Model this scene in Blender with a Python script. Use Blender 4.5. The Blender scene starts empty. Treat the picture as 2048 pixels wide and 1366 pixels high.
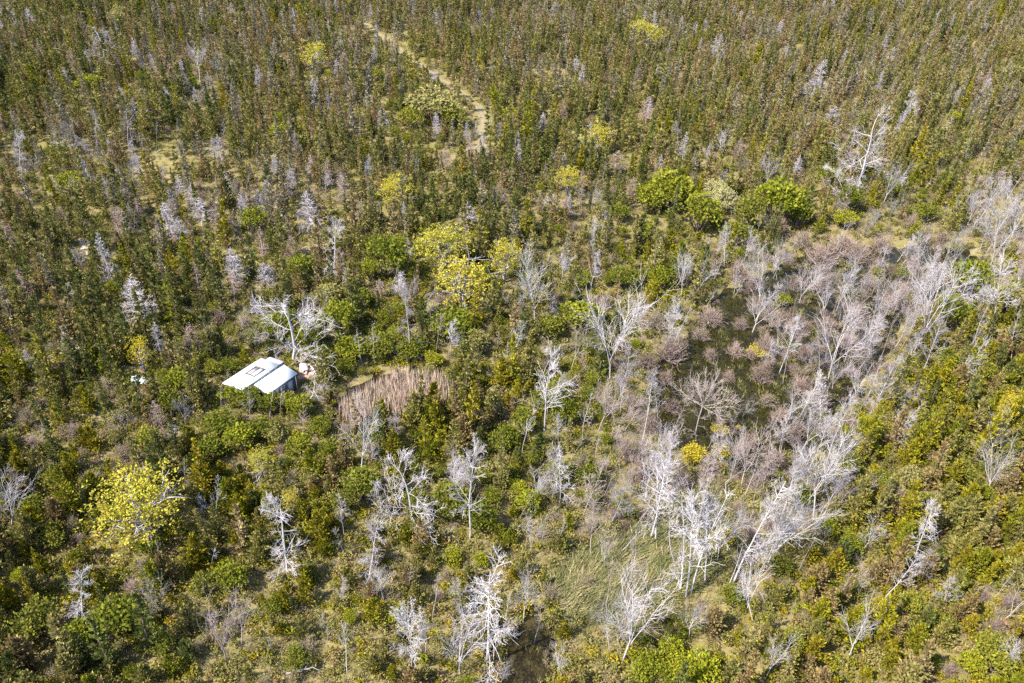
import bpy, math, random
import numpy as np
from mathutils import Vector, Matrix, Euler

S = bpy.context.scene
COL = S.collection
rng = np.random.default_rng(7)
random.seed(7)

# ------------------------------------------------------------------ camera, sky, sun, exposure
FPX, CAM_H, TILT, ROLL = 1700.0, 76.0, math.radians(37), math.radians(3)
cam = bpy.data.cameras.new('camera')
cam_o = bpy.data.objects.new('camera', cam)
COL.objects.link(cam_o)
cam.sensor_width = 36.0
cam.lens = 36.0 * FPX / 2048
cam.clip_start, cam.clip_end = 1.0, 6000.0
cam_o.matrix_world = Matrix.Translation((0, 0, CAM_H)) @ Matrix.Rotation(math.pi / 2 - TILT, 4, 'X') @ Matrix.Rotation(ROLL, 4, 'Z')
S.camera = cam_o

SUN_EL, SUN_AZ = math.radians(50), math.radians(238)      # azimuth clockwise from +Y: behind the camera, to its left side
W = bpy.data.worlds.new("World")
S.world = W
W.use_nodes = True
wn = W.node_tree
sky = wn.nodes.new('ShaderNodeTexSky')
sky.sky_type = 'NISHITA'
sky.sun_disc = False
sky.sun_elevation, sky.sun_rotation = SUN_EL, SUN_AZ
wn.nodes['Background'].inputs['Strength'].default_value = 0.135
wn.links.new(sky.outputs['Color'], wn.nodes['Background'].inputs['Color'])
sl = bpy.data.lights.new('sun', 'SUN')
sl.energy, sl.angle, sl.color = 4.8, math.radians(0.5), (1.0, 0.93, 0.81)
sun = bpy.data.objects.new('sun', sl)
COL.objects.link(sun)
sd = Vector((math.sin(SUN_AZ) * math.cos(SUN_EL), math.cos(SUN_AZ) * math.cos(SUN_EL), math.sin(SUN_EL)))
sun.rotation_euler = (-sd).to_track_quat('-Z', 'Y').to_euler()
sun.location = sd * 300
S.view_settings.view_transform = 'Standard'
S.view_settings.look = 'None'
S.view_settings.gamma = 1.0
S.view_settings.exposure = 1.78
S.render.engine = 'CYCLES'
S.cycles.max_bounces = 5
S.cycles.diffuse_bounces = 3
S.cycles.transmission_bounces = 3
S.cycles.use_denoising = False
S.render.film_transparent = False

# ------------------------------------------------------------------ picture point -> ground point (for placing things where they stand)
fwd = np.array([0, math.cos(TILT), -math.sin(TILT)])
up0 = np.array([0, math.sin(TILT), math.cos(TILT)])
RX = np.array([1., 0, 0]) * math.cos(ROLL) + up0 * math.sin(ROLL)
UX = up0 * math.cos(ROLL) - np.array([1., 0, 0]) * math.sin(ROLL)
C0 = np.array([0, 0, CAM_H])


def at(px, py, z=0.0):
    d = fwd + RX * (px - 1024) / FPX - UX * (py - 683) / FPX
    return C0 + d * ((z - CAM_H) / d[2])


def proj(P):
    v = np.asarray(P, float) - C0
    w = v @ fwd
    return 1024 + FPX * (v @ RX) / w, 683 - FPX * (v @ UX) / w, w


# ------------------------------------------------------------------ tagging
THINGS = []


def tag(o, label=None, cat=None, group=None, kind=None):
    if label: o['label'] = label
    if cat: o['category'] = cat
    if group: o['group'] = group
    if kind: o['kind'] = kind
    return o


def empty(name, loc, rot=(0, 0, 0), scl=(1, 1, 1)):
    o = bpy.data.objects.new(name, None)
    o.empty_display_size = 0.3
    COL.objects.link(o)
    o.location, o.rotation_euler, o.scale = loc, rot, scl
    return o


def link(name, me, parent=None):
    o = bpy.data.objects.new(name, me)
    COL.objects.link(o)
    if parent: o.parent = parent
    return o


# ------------------------------------------------------------------ materials
def new_mat(name):
    m = bpy.data.materials.new(name)
    m.use_nodes = True
    nt = m.node_tree
    nt.nodes.clear()
    out = nt.nodes.new('ShaderNodeOutputMaterial')
    return m, nt, out


def ramp_node(nt, cols):
    r = nt.nodes.new('ShaderNodeValToRGB')
    el = r.color_ramp.elements
    while len(el) < len(cols): el.new(0.5)
    for i, c in enumerate(cols):
        el[i].position = i / max(1, len(cols) - 1)
        el[i].color = (*c, 1)
    return r


def foliage(name, cols, trans=0.25, island=(0.6, 1.4), hue=0.03, sat=1.0):
    """one hue per tree, a small change from leaf to leaf"""
    m, nt, out = new_mat(name)
    N, L = nt.nodes.new, nt.links.new
    oi = N('ShaderNodeObjectInfo')
    r = ramp_node(nt, cols)
    L(oi.outputs['Random'], r.inputs['Fac'])
    g = N('ShaderNodeNewGeometry')
    mv = N('ShaderNodeMapRange')
    mv.inputs['To Min'].default_value, mv.inputs['To Max'].default_value = island
    L(g.outputs['Random Per Island'], mv.inputs['Value'])
    wn_ = N('ShaderNodeTexWhiteNoise')
    wn_.noise_dimensions = '1D'
    L(g.outputs['Random Per Island'], wn_.inputs['W'])
    mh = N('ShaderNodeMapRange')
    mh.inputs['To Min'].default_value, mh.inputs['To Max'].default_value = 0.5 - hue, 0.5 + hue
    L(wn_.outputs['Value'], mh.inputs['Value'])
    hs = N('ShaderNodeHueSaturation')
    hs.inputs['Saturation'].default_value = sat
    L(mh.outputs['Result'], hs.inputs['Hue'])
    L(mv.outputs['Result'], hs.inputs['Value'])
    L(r.outputs['Color'], hs.inputs['Color'])
    d = N('ShaderNodeBsdfDiffuse')
    L(hs.outputs['Color'], d.inputs['Color'])
    if trans > 0:
        t = N('ShaderNodeBsdfTranslucent')
        L(hs.outputs['Color'], t.inputs['Color'])
        mx = N('ShaderNodeMixShader')
        mx.inputs['Fac'].default_value = trans
        L(d.outputs[0], mx.inputs[1])
        L(t.outputs[0], mx.inputs[2])
        L(mx.outputs[0], out.inputs['Surface'])
    else:
        L(d.outputs[0], out.inputs['Surface'])
    return m


def bark(name, c1, c2, scale=1.5):
    m, nt, out = new_mat(name)
    N, L = nt.nodes.new, nt.links.new
    tc = N('ShaderNodeTexCoord')
    nz = N('ShaderNodeTexNoise')
    nz.inputs['Scale'].default_value = scale
    nz.inputs['Detail'].default_value = 4
    L(tc.outputs['Object'], nz.inputs['Vector'])
    r = ramp_node(nt, [c2, c1, c1])
    L(nz.outputs['Fac'], r.inputs['Fac'])
    oi = N('ShaderNodeObjectInfo')
    mv = N('ShaderNodeMapRange')
    mv.inputs['To Min'].default_value, mv.inputs['To Max'].default_value = 0.75, 1.12
    L(oi.outputs['Random'], mv.inputs['Value'])
    hs = N('ShaderNodeHueSaturation')
    L(mv.outputs['Result'], hs.inputs['Value'])
    L(r.outputs['Color'], hs.inputs['Color'])
    d = N('ShaderNodeBsdfDiffuse')
    L(hs.outputs['Color'], d.inputs['Color'])
    L(d.outputs[0], out.inputs['Surface'])
    return m


def surface(name, cols, scale=3.0, rough=0.8, detail=6, bump=0.0, metallic=0.0, spec=0.3):
    m, nt, out = new_mat(name)
    N, L = nt.nodes.new, nt.links.new
    tc = N('ShaderNodeTexCoord')
    nz = N('ShaderNodeTexNoise')
    nz.inputs['Scale'].default_value = scale
    nz.inputs['Detail'].default_value = detail
    nz.inputs['Roughness'].default_value = 0.65
    L(tc.outputs['Object'], nz.inputs['Vector'])
    mr = N('ShaderNodeMapRange')
    mr.inputs['From Min'].default_value, mr.inputs['From Max'].default_value = 0.3, 0.7
    L(nz.outputs['Fac'], mr.inputs['Value'])
    r = ramp_node(nt, cols)
    L(mr.outputs['Result'], r.inputs['Fac'])
    b = N('ShaderNodeBsdfPrincipled')
    b.inputs['Roughness'].default_value = rough
    b.inputs['Metallic'].default_value = metallic
    b.inputs['Specular IOR Level'].default_value = spec
    L(r.outputs['Color'], b.inputs['Base Color'])
    if bump:
        bp = N('ShaderNodeBump')
        bp.inputs['Strength'].default_value = bump
        bp.inputs['Distance'].default_value = 0.1
        L(nz.outputs['Fac'], bp.inputs['Height'])
        L(bp.outputs['Normal'], b.inputs['Normal'])
    L(b.outputs[0], out.inputs['Surface'])
    return m


M = {}
M['c_olive'] = foliage('cedar olive', [(0.1617, 0.1491, 0.0375), (0.196, 0.1701, 0.05), (0.1352, 0.1344, 0.035), (0.2107, 0.1806, 0.065), (0.1519, 0.1449, 0.0438)])
M['c_brown'] = foliage('cedar brown', [(0.1995, 0.1493, 0.0624), (0.2232, 0.173, 0.0864), (0.1757, 0.1288, 0.0504), (0.209, 0.1493, 0.0696)])
M['c_dark'] = foliage('cedar dark green', [(0.0776, 0.0924, 0.0264), (0.1018, 0.1134, 0.0288), (0.0873, 0.0882, 0.0288), (0.1145, 0.1176, 0.0336)])
M['c_gold'] = foliage('cedar golden', [(0.171, 0.165, 0.012), (0.2025, 0.175, 0.0144), (0.1395, 0.15, 0.0144), (0.2205, 0.178, 0.0168), (0.1485, 0.14, 0.0168)])
M['c_grey'] = foliage('cedar grey brown', [(0.209, 0.182, 0.120), (0.176, 0.154, 0.096), (0.242, 0.215, 0.150)])
M['g_bright'] = foliage('leaf bright green', [(0.138, 0.15, 0.014), (0.162, 0.168, 0.018), (0.118, 0.132, 0.015), (0.185, 0.18, 0.026)], trans=.3)
M['g_mid'] = foliage('leaf mid green', [(0.105, 0.118, 0.014), (0.12, 0.128, 0.02), (0.088, 0.102, 0.012), (0.14, 0.138, 0.026)], trans=.3)
M['g_olive'] = foliage('leaf pale olive', [(0.18, 0.168, 0.05), (0.205, 0.185, 0.068), (0.155, 0.142, 0.045)], trans=.3)
M['g_lime'] = foliage('leaf lime', [(0.19, 0.2, 0.016), (0.215, 0.21, 0.02)], trans=.3)
M['y_oak'] = foliage('catkin yellow', [(0.31, 0.275, 0.038), (0.34, 0.29, 0.045), (0.27, 0.25, 0.04)], trans=.25, island=(.65, 1.25))
M['y_pale'] = foliage('catkin cream', [(0.36, 0.335, 0.14), (0.35, 0.32, 0.15)], trans=.25, island=(.65, 1.2))
M['y_amber'] = foliage('leaf amber', [(0.28, 0.22, 0.02), (0.31, 0.25, 0.025)], trans=.25)
M['t_mauve'] = foliage('twig mauve', [(0.221, 0.162, 0.136), (0.255, 0.187, 0.158), (0.196, 0.140, 0.114), (0.238, 0.191, 0.136)], trans=0, island=(.7, 1.3))
M['t_tan'] = foliage('twig tan', [(0.243, 0.203, 0.123), (0.198, 0.162, 0.100), (0.270, 0.230, 0.142), (0.171, 0.149, 0.085)], trans=0, island=(.6, 1.4))
M['t_grey'] = foliage('twig silver', [(0.3, 0.28, 0.3), (0.35, 0.32, 0.345), (0.25, 0.23, 0.245)], trans=0, island=(.75, 1.2))
M['b_white'] = bark('bark bleached', (.37, .345, .36), (.16, .142, .15))
M['b_grey'] = bark('bark grey', (.26, .24, .255), (.13, .115, .12))
M['b_pink'] = bark('bark pinkish', (.285, .238, .228), (.15, .118, .11))
M['b_brown'] = bark('bark brown', (.13, .10, .075), (.07, .055, .04))
M['gr_tan'] = foliage('grass tan', [(0.24, 0.21, 0.095), (0.21, 0.2, 0.08), (0.27, 0.225, 0.115)], trans=.2, island=(.6, 1.3))
M['gr_olive'] = foliage('grass olive', [(.17, .165, .045), (.20, .18, .06), (.14, .145, .04)], trans=.2, island=(.6, 1.4))
M['gr_sedge'] = foliage('sedge green', [(0.085, 0.1, 0.04), (0.12, 0.12, 0.05), (0.26, 0.22, 0.12), (0.09, 0.1, 0.036), (0.15, 0.14, 0.06)], trans=.2, island=(.6, 1.5))
M['reed'] = foliage('reed straw', [(0.42, 0.325, 0.26), (0.48, 0.39, 0.31), (0.38, 0.28, 0.235)], trans=.15, island=(.6, 1.3))
M['alga'] = foliage('weed dark', [(0.034, 0.033, 0.01), (0.045, 0.04, 0.011), (0.032, 0.028, 0.01)], trans=.1)

# ------------------------------------------------------------------ where things are in the landscape (outlines read off the photograph, laid on the ground)
ZROWS = ["CCCCCCCCCCCCCCCC",
         "CCKKCCGCCCCCCCCC",
         "SSSSCCCCDDCCCCMC",
         "CCKKKDDDCKGGGMMT",
         "CDDDMMGGMMJTTTTT",
         "DDDMGGGMMGTTTTTJ",
         "DMMMMMJJGGTTTTJJ",
         "JJMJGJGGGTTTTJJJ",
         "JJJJJBBBBTYTTJJJ",
         "JJJBBBBBBYYTJJJJ",
         "JJBBBBBBBBGJJJJJ"]


def zone(px, py, jit=0.35):
    cx = px / 128 + rng.normal(0, jit)
    cy = py / 124.2 + rng.normal(0, jit)
    return ZROWS[int(min(10, max(0, cy)))][int(min(15, max(0, cx)))]


def poly(pts, z=0.0):
    return np.array([at(x, y, z)[:2] for x, y in pts])


POND = poly([(1288, 770), (1330, 700), (1385, 640), (1440, 575), (1520, 540), (1620, 505), (1720, 490), (1850, 485), (1950, 490), (1960, 545), (1850, 600), (1800, 660), (1780, 730),
             (1700, 800), (1650, 850), (1610, 920), (1550, 980), (1500, 960), (1440, 910), (1350, 890), (1300, 850)])
OPEN = poly([(1300, 770), (1345, 725), (1390, 690), (1432, 640), (1445, 590), (1490, 600), (1500, 650), (1508, 700), (1520, 745), (1580, 770), (1600, 800), (1570, 850), (1570, 900), (1530, 930),
             (1500, 880), (1420, 880), (1350, 880), (1310, 830)])
OPEN2 = poly([(1528, 560), (1585, 555), (1585, 600), (1530, 602)])
REEDW = poly([(655, 797), (692, 768), (765, 738), (815, 738), (880, 765), (890, 800), (800, 838), (700, 852)])
REEDS = poly([(695, 815), (728, 792), (765, 780), (795, 755), (832, 748), (896, 770), (900, 802), (800, 832), (712, 842)])
POOL = poly([(1005, 1240), (1060, 1212), (1105, 1240), (1112, 1290), (1100, 1345), (1085, 1400), (975, 1400), (985, 1340)])
SEDGE = poly([(1090, 1165), (1150, 1100), (1220, 1090), (1270, 1060), (1330, 1000), (1440, 975), (1470, 1060), (1400, 1160), (1330, 1200), (1240, 1240), (1130, 1240)])
CLEAR = poly([(594, 752), (600, 728), (625, 715), (655, 722), (650, 735), (622, 750), (603, 760)])
GLADES = [poly(p) for p in ([(245, 330), (330, 290), (440, 295), (480, 320), (350, 360), (280, 360)], [(60, 285), (110, 270), (120, 295), (70, 310)],
                            [(150, 460), (205, 480), (190, 520), (160, 515)], [(440, 495), (520, 510), (510, 545), (450, 540)], [(0, 285), (40, 285), (30, 310), (0, 310)])]
TRACK = [poly(p) for p in ([(716, 36), (740, 58), (765, 72), (800, 100), (845, 135), (880, 162), (915, 183), (945, 205), (968, 228), (972, 246), (962, 264)],
                           [(955, 285), (930, 305), (895, 325)], [(716, 428), (700, 440), (684, 462)], [(668, 488), (640, 494), (592, 503)])]
TRACKW = [2.6, 1.7, 1.6, 2.0]


def seg_dist(P, A):
    """distance of the points P to the polyline A"""
    best = np.full(len(P), 1e9)
    for a, b in zip(A[:-1], A[1:]):
        ab = b - a
        t = np.clip(((P - a) @ ab) / (ab @ ab + 1e-9), 0, 1)
        best = np.minimum(best, np.linalg.norm(P - a - t[:, None] * ab, axis=1))
    return best


def inside(P, A):
    r = np.zeros(len(P), bool)
    x, y = P[:, 0], P[:, 1]
    for (x0, y0), (x1, y1) in zip(A, np.roll(A, -1, 0)):
        c = (y0 > y) != (y1 > y)
        r ^= c & (x < (x1 - x0) * (y - y0) / (y1 - y0 + 1e-12) + x0)
    return r


def sdist(P, A):
    d = seg_dist(P, np.vstack([A, A[:1]]))
    return np.where(inside(P, A), -d, d)


WATERS = [POND, REEDW, POOL]


def height(P):
    P = np.atleast_2d(np.asarray(P, float))[:, :2]
    x, y = P[:, 0], P[:, 1]
    h = .35 * np.sin(x * .11 + 1.3) * np.sin(y * .09) + .18 * np.sin(x * .31 + y * .23) + .10 * np.sin(x * .7 - y * .55 + 2)
    for A in WATERS:
        s = sdist(P, A) + 1.1 * np.sin(x * .9 + 1.3 * np.sin(y * .5)) * np.sin(y * 1.05 + .8) + .6 * np.sin(x * 2.1 + y * 1.7)
        t = np.clip((1.5 - s) / 3.5, 0, 1)
        t = t * t * (3 - 2 * t)
        h = h * (1 - t) + (-0.9) * t
    return h


def hz(x, y):
    return float(height([[x, y]])[0])


# ------------------------------------------------------------------ ground, water, track
def axis(lo, hi, step, far):
    mid = np.arange(lo, hi + step, step)
    a, b, k = [], [], step
    p, q = lo, hi
    while q < far:
        k *= 1.5
        p -= k
        q += k
        a.append(p)
        b.append(mid[-1] + (q - hi))
    return np.concatenate([a[::-1], mid, b])


gx, gy = axis(-215, 215, 1.25, 2500), axis(30, 350, 1.25, 2500)
XX, YY = np.meshgrid(gx, gy)
P2 = np.stack([XX.ravel(), YY.ravel()], 1)
ZZ = height(P2)
nx, ny = len(gx), len(gy)
I = np.arange(nx * ny).reshape(ny, nx)
quads = np.stack([I[:-1, :-1], I[:-1, 1:], I[1:, 1:], I[1:, :-1]], -1).reshape(-1, 4)


def mesh_np(name, V, F, mats=(), smooth=False):
    V = np.asarray(V, np.float32)
    me = bpy.data.meshes.new(name)
    me.vertices.add(len(V))
    me.vertices.foreach_set('co', V.ravel())
    F = [np.asarray(f) for f in (F if isinstance(F, list) else [F]) if len(f)]
    n = [f.shape[1] for f in F]
    loops = np.concatenate([f.ravel() for f in F]).astype(np.int32)
    tot = np.concatenate([np.full(len(f), k) for f, k in zip(F, n)]).astype(np.int32)
    me.loops.add(len(loops))
    me.loops.foreach_set('vertex_index', loops)
    me.polygons.add(len(tot))
    st = np.concatenate([[0], np.cumsum(tot)[:-1]]).astype(np.int32)
    me.polygons.foreach_set('loop_start', st)
    me.polygons.foreach_set('loop_total', tot)
    if smooth: me.polygons.foreach_set('use_smooth', np.ones(len(tot), bool))
    me.update(calc_edges=True)
    me.validate()
    for m in mats: me.materials.append(m)
    return me


def ground_mat():
    m, nt, out = new_mat('forest floor')
    N, L = nt.nodes.new, nt.links.new
    tc = N('ShaderNodeTexCoord')

    def noise(scale, detail=5):
        n = N('ShaderNodeTexNoise')
        n.inputs['Scale'].default_value = scale
        n.inputs['Detail'].default_value = detail
        n.inputs['Roughness'].default_value = .7
        L(tc.outputs['Object'], n.inputs['Vector'])
        r = N('ShaderNodeMapRange')
        r.inputs['From Min'].default_value, r.inputs['From Max'].default_value = .33, .67
        L(n.outputs['Fac'], r.inputs['Value'])
        return r.outputs['Result']
    a = ramp_node(nt, [(.10, .095, .028), (.15, .13, .045), (.20, .165, .08), (.13, .12, .036)])
    L(noise(.13), a.inputs['Fac'])
    b = ramp_node(nt, [(.05, .04, .022), (.115, .095, .042), (.18, .155, .07)])
    L(noise(2.2), b.inputs['Fac'])
    mx = N('ShaderNodeMix')
    mx.data_type = 'RGBA'
    mx.inputs['Factor'].default_value = .55
    L(a.outputs['Color'], mx.inputs['A'])
    L(b.outputs['Color'], mx.inputs['B'])
    d = N('ShaderNodeBsdfDiffuse')
    L(mx.outputs['Result'], d.inputs['Color'])
    L(d.outputs[0], out.inputs['Surface'])
    return m


g = link('ground', mesh_np('ground', np.column_stack([P2, ZZ]), quads, [ground_mat()], True))
tag(g, kind='structure')


def water_mat(name, c1, c2, rough=.12):
    m, nt, out = new_mat(name)
    N, L = nt.nodes.new, nt.links.new
    tc = N('ShaderNodeTexCoord')
    mp = N('ShaderNodeMapping')
    mp.inputs['Scale'].default_value = (1.0, .45, 1)
    L(tc.outputs['Object'], mp.inputs['Vector'])
    nz = N('ShaderNodeTexNoise')
    nz.inputs['Scale'].default_value, nz.inputs['Detail'].default_value = 1.1, 7
    nz.inputs['Roughness'].default_value = .7
    L(mp.outputs[0], nz.inputs['Vector'])
    r = ramp_node(nt, [c1, c1, c2, c2])
    mr = N('ShaderNodeMapRange')
    mr.inputs['From Min'].default_value, mr.inputs['From Max'].default_value = .35, .7
    L(nz.outputs['Fac'], mr.inputs['Value'])
    L(mr.outputs[0], r.inputs['Fac'])
    b = N('ShaderNodeBsdfPrincipled')
    b.inputs['Roughness'].default_value = rough
    b.inputs['IOR'].default_value = 1.33
    b.inputs['Specular IOR Level'].default_value = .3
    L(r.outputs['Color'], b.inputs['Base Color'])
    n2 = N('ShaderNodeTexNoise')
    n2.inputs['Scale'].default_value = 4
    L(tc.outputs['Object'], n2.inputs['Vector'])
    bp = N('ShaderNodeBump')
    bp.inputs['Strength'].default_value, bp.inputs['Distance'].default_value = .15, .02
    L(n2.outputs['Fac'], bp.inputs['Height'])
    L(bp.outputs['Normal'], b.inputs['Normal'])
    L(b.outputs[0], out.inputs['Surface'])
    return m


def water(name, A, mat, grow=2.2):
    c = A.mean(0)
    d = A - c
    B = c + d * (1 + grow / np.linalg.norm(d, axis=1))[:, None]
    n = len(B)
    tag(link(name, mesh_np(name, np.column_stack([B, np.full(n, -.42)]), np.arange(n)[None], [mat])), kind='structure')


water('pond_water', POND, water_mat('pond water', (.009, .0085, .004), (.028, .024, .008)))
water('reed_water', REEDW, water_mat('reed water', (.010, .007, .005), (.034, .021, .010)))
water('pool_water', POOL, water_mat('pool water', (.012, .009, .005), (.040, .031, .013)))

dirt = surface('track dirt', [(.11, .085, .05), (.16, .125, .08), (.21, .17, .115)], 1.6)
dirt2 = surface('red dirt', [(.11, .075, .05), (.15, .105, .07), (.13, .115, .055)], 1.4)


strip_m = surface('track verge', [(.10, .095, .03), (.16, .135, .06), (.21, .17, .10)], 2.5)


def ribbon(name, A, w, mat):
    pts = []
    for a, b in zip(A[:-1], A[1:]):
        n = max(2, int(np.linalg.norm(b - a) / 2))
        pts += [a + (b - a) * i / n for i in range(n)]
    pts = np.array(pts + [A[-1]])
    for _ in range(3):
        pts[1:-1] = (pts[:-2] + pts[1:-1] * 2 + pts[2:]) / 4
    t = np.gradient(pts, axis=0)
    t /= np.linalg.norm(t, axis=1)[:, None]
    nrm = np.stack([-t[:, 1], t[:, 0]], 1)
    us = np.array([-1, -.6, -.45, -.15, .15, .45, .6, 1])
    dz = np.array([0, .02, -.03, .05, .05, -.03, .02, 0]) + .06      # two wheel ruts and a middle ridge
    V = []
    for i, (p, q) in enumerate(zip(pts, nrm)):
        ww = w / 2 * (1 + .18 * math.sin(i * 1.7) + .1 * math.sin(i * .61))
        for u, z in zip(us, dz):
            v = p + q * u * ww
            V.append((*v, z))
    V = np.array(V)
    V[:, 2] += height(V[:, :2])
    k = len(us)
    J = np.arange(len(V)).reshape(-1, k)
    F = np.stack([J[:-1, :-1], J[:-1, 1:], J[1:, 1:], J[1:, :-1]], -1).reshape(-1, 4)
    me = mesh_np(name, V, F, [mat, strip_m], True)
    mi = np.tile(np.array([1, 0, 0, 1, 0, 0, 1], np.int32), len(F) // (k - 1))      # grass between and beside the wheel ruts
    me.polygons.foreach_set('material_index', mi)
    tag(link(name, me), kind='structure')


for A, w, m_ in zip(TRACK, TRACKW, (dirt, dirt2, dirt2, dirt2)):
    ribbon('dirt_track', A, w, m_)


def patch(name, A, mat, lift=.05):
    """a bare patch of ground with a ragged edge, draped on the terrain"""
    c = A.mean(0)
    rows = [c[None]]
    n = 40
    B = np.vstack([A, A[:1]])
    s = np.concatenate([[0], np.cumsum(np.linalg.norm(np.diff(B, axis=0), axis=1))])
    u = np.linspace(0, s[-1], n, endpoint=False)
    ring = np.stack([np.interp(u, s, B[:, 0]), np.interp(u, s, B[:, 1])], 1)
    wob = 1 + .10 * rng.normal(size=n)
    V = [c]
    for f in (.35, .7, 1.0):
        V += list(c + (ring - c) * f * (wob if f == 1 else np.ones(n))[:, None])
    V = np.array(V)
    Z = height(V) + lift
    tri = [(0, 1 + i, 1 + (i + 1) % n) for i in range(n)]
    q = [(1 + r * n + i, 1 + (r + 1) * n + i, 1 + (r + 1) * n + (i + 1) % n, 1 + r * n + (i + 1) % n) for r in range(2) for i in range(n)]
    return tag(link(name, mesh_np(name, np.column_stack([V, Z]), [np.array(tri), np.array(q)], [mat], True)), kind='structure')


patch('yard_ground', CLEAR, surface('yard earth', [(.24, .145, .12), (.31, .20, .165), (.38, .29, .24)], 2.5))
rock = surface('bare rock ground', [(.24, .20, .15), (.34, .29, .25), (.2, .165, .12)], 1.2)
for p in ([(158, 478), (182, 478), (176, 512), (160, 508)], [(36, 536), (72, 540), (70, 552), (38, 550)], [(488, 512), (510, 514), (506, 528), (486, 526)], [(112, 560), (138, 562), (132, 576), (114, 572)]):
    patch('rock_ground', poly(p), rock)


# ------------------------------------------------------------------ mesh builders for plants
class MB:
    def __init__(s):
        s.V, s.F, s.n = [], {3: [], 4: []}, 0

    def add(s, V, F):
        F = np.asarray(F)
        s.V.append(np.asarray(V, float))
        s.F[F.shape[1]].append(F + s.n)
        s.n += len(V)

    def build(s, name, mats, smooth=False):
        return mesh_np(name, np.concatenate(s.V), [np.concatenate(f) for f in s.F.values() if f], mats, smooth)


def tube(mb, pts, r, sides=4):
    pts = np.asarray(pts, float)
    n = len(pts)
    t = np.gradient(pts, axis=0)
    t /= np.linalg.norm(t, axis=1)[:, None] + 1e-9
    ref = np.array([0.31, .95, .05]) if abs(t[0, 2]) > .5 else np.array([0, 0, 1.])
    a = np.cross(t, ref)
    a /= np.linalg.norm(a, axis=1)[:, None] + 1e-9
    b = np.cross(t, a)
    ph = np.arange(sides) * 2 * math.pi / sides
    r = np.broadcast_to(r, n)
    V = pts[:, None] + r[:, None, None] * (np.cos(ph)[None, :, None] * a[:, None] + np.sin(ph)[None, :, None] * b[:, None])
    J = np.arange(n * sides).reshape(n, sides)
    K = np.roll(J, -1, 1)
    F = np.stack([J[:-1], K[:-1], K[1:], J[1:]], -1).reshape(-1, 4)
    mb.add(V.reshape(-1, 3), F)


def kites(mb, P, D, Ln, Wd, R, fold=True):
    """leaf sprays: a kite at each P along D"""
    P, D = np.asarray(P), np.asarray(D)
    n = len(P)
    D = D / (np.linalg.norm(D, axis=1)[:, None] + 1e-9)
    q = R.normal(size=(n, 3))
    s = np.cross(D, q)
    s /= np.linalg.norm(s, axis=1)[:, None] + 1e-9
    Ln, Wd = np.broadcast_to(Ln, n)[:, None], np.broadcast_to(Wd, n)[:, None]
    V = np.stack([P, P + D * Ln * .45 + s * Wd * .5, P + D * Ln, P + D * Ln * .45 - s * Wd * .5], 1)
    mb.add(V.reshape(-1, 3), np.arange(4 * n).reshape(n, 4))


def wander(R, p, d, L, n, wob, trop=0.0):
    pts = [np.array(p, float)]
    d = np.array(d, float)
    d /= np.linalg.norm(d)
    for _ in range(n):
        d = d + R.normal(0, wob, 3) + np.array([0, 0, trop])
        d /= np.linalg.norm(d)
        pts.append(pts[-1] + d * L / n)
    return np.array(pts), d


def unit(R, el, az=None):
    az = R.uniform(0, 2 * math.pi) if az is None else az
    return np.array([math.cos(az) * math.cos(el), math.sin(az) * math.cos(el), math.sin(el)])


def cedar_mesh(seed, H=6.5, Rad=1.22, dome=1.0, nb=68, k=13, up=.25, lean=.02):
    """cone of ragged boughs, each carrying overlapping sprays"""
    R = np.random.default_rng(seed)
    mb = MB()
    P, D, L, Wd = [], [], [], []
    lob = R.uniform(.55, 1.2, 9)
    for i in range(nb):
        f = R.uniform(0.02, 1) ** 1.15
        z = H * (0.05 + .92 * f)
        az = R.uniform(0, 2 * math.pi)
        rr = Rad * (1 - f) ** dome * R.uniform(.65, 1.15) * lob[int(az / 6.284 * 9) % 9] + .12
        dr = unit(R, up + R.normal(0, .18) + f * .5, az)
        for j in range(k):
            t = (j + R.uniform(.2, 1)) / k
            p = np.array([0, 0, z]) + dr * rr * t + R.normal(0, .06, 3) + np.array([0, 0, -.25 * t * t * rr])
            P.append(p)
            D.append(dr + R.normal(0, .42, 3) + np.array([0, 0, .55]))
            L.append(R.uniform(.26, .56) * (.6 + .4 * (1 - f)))
            Wd.append(R.uniform(.10, .21))
    for j in range(10):
        P.append([R.normal(0, .04), R.normal(0, .04), H * R.uniform(.86, .97)])
        D.append([R.normal(0, .25), R.normal(0, .25), 1])
        L.append(R.uniform(.3, .5))
        Wd.append(.14)
    kites(mb, P, D, np.array(L), np.array(Wd), R)
    tr = MB()
    tube(tr, [(0, 0, -.4), (0.02, 0, H * .4), (0, .02, H * .9)], np.array([.11, .08, .02]), 5)
    return mb, tr


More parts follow.
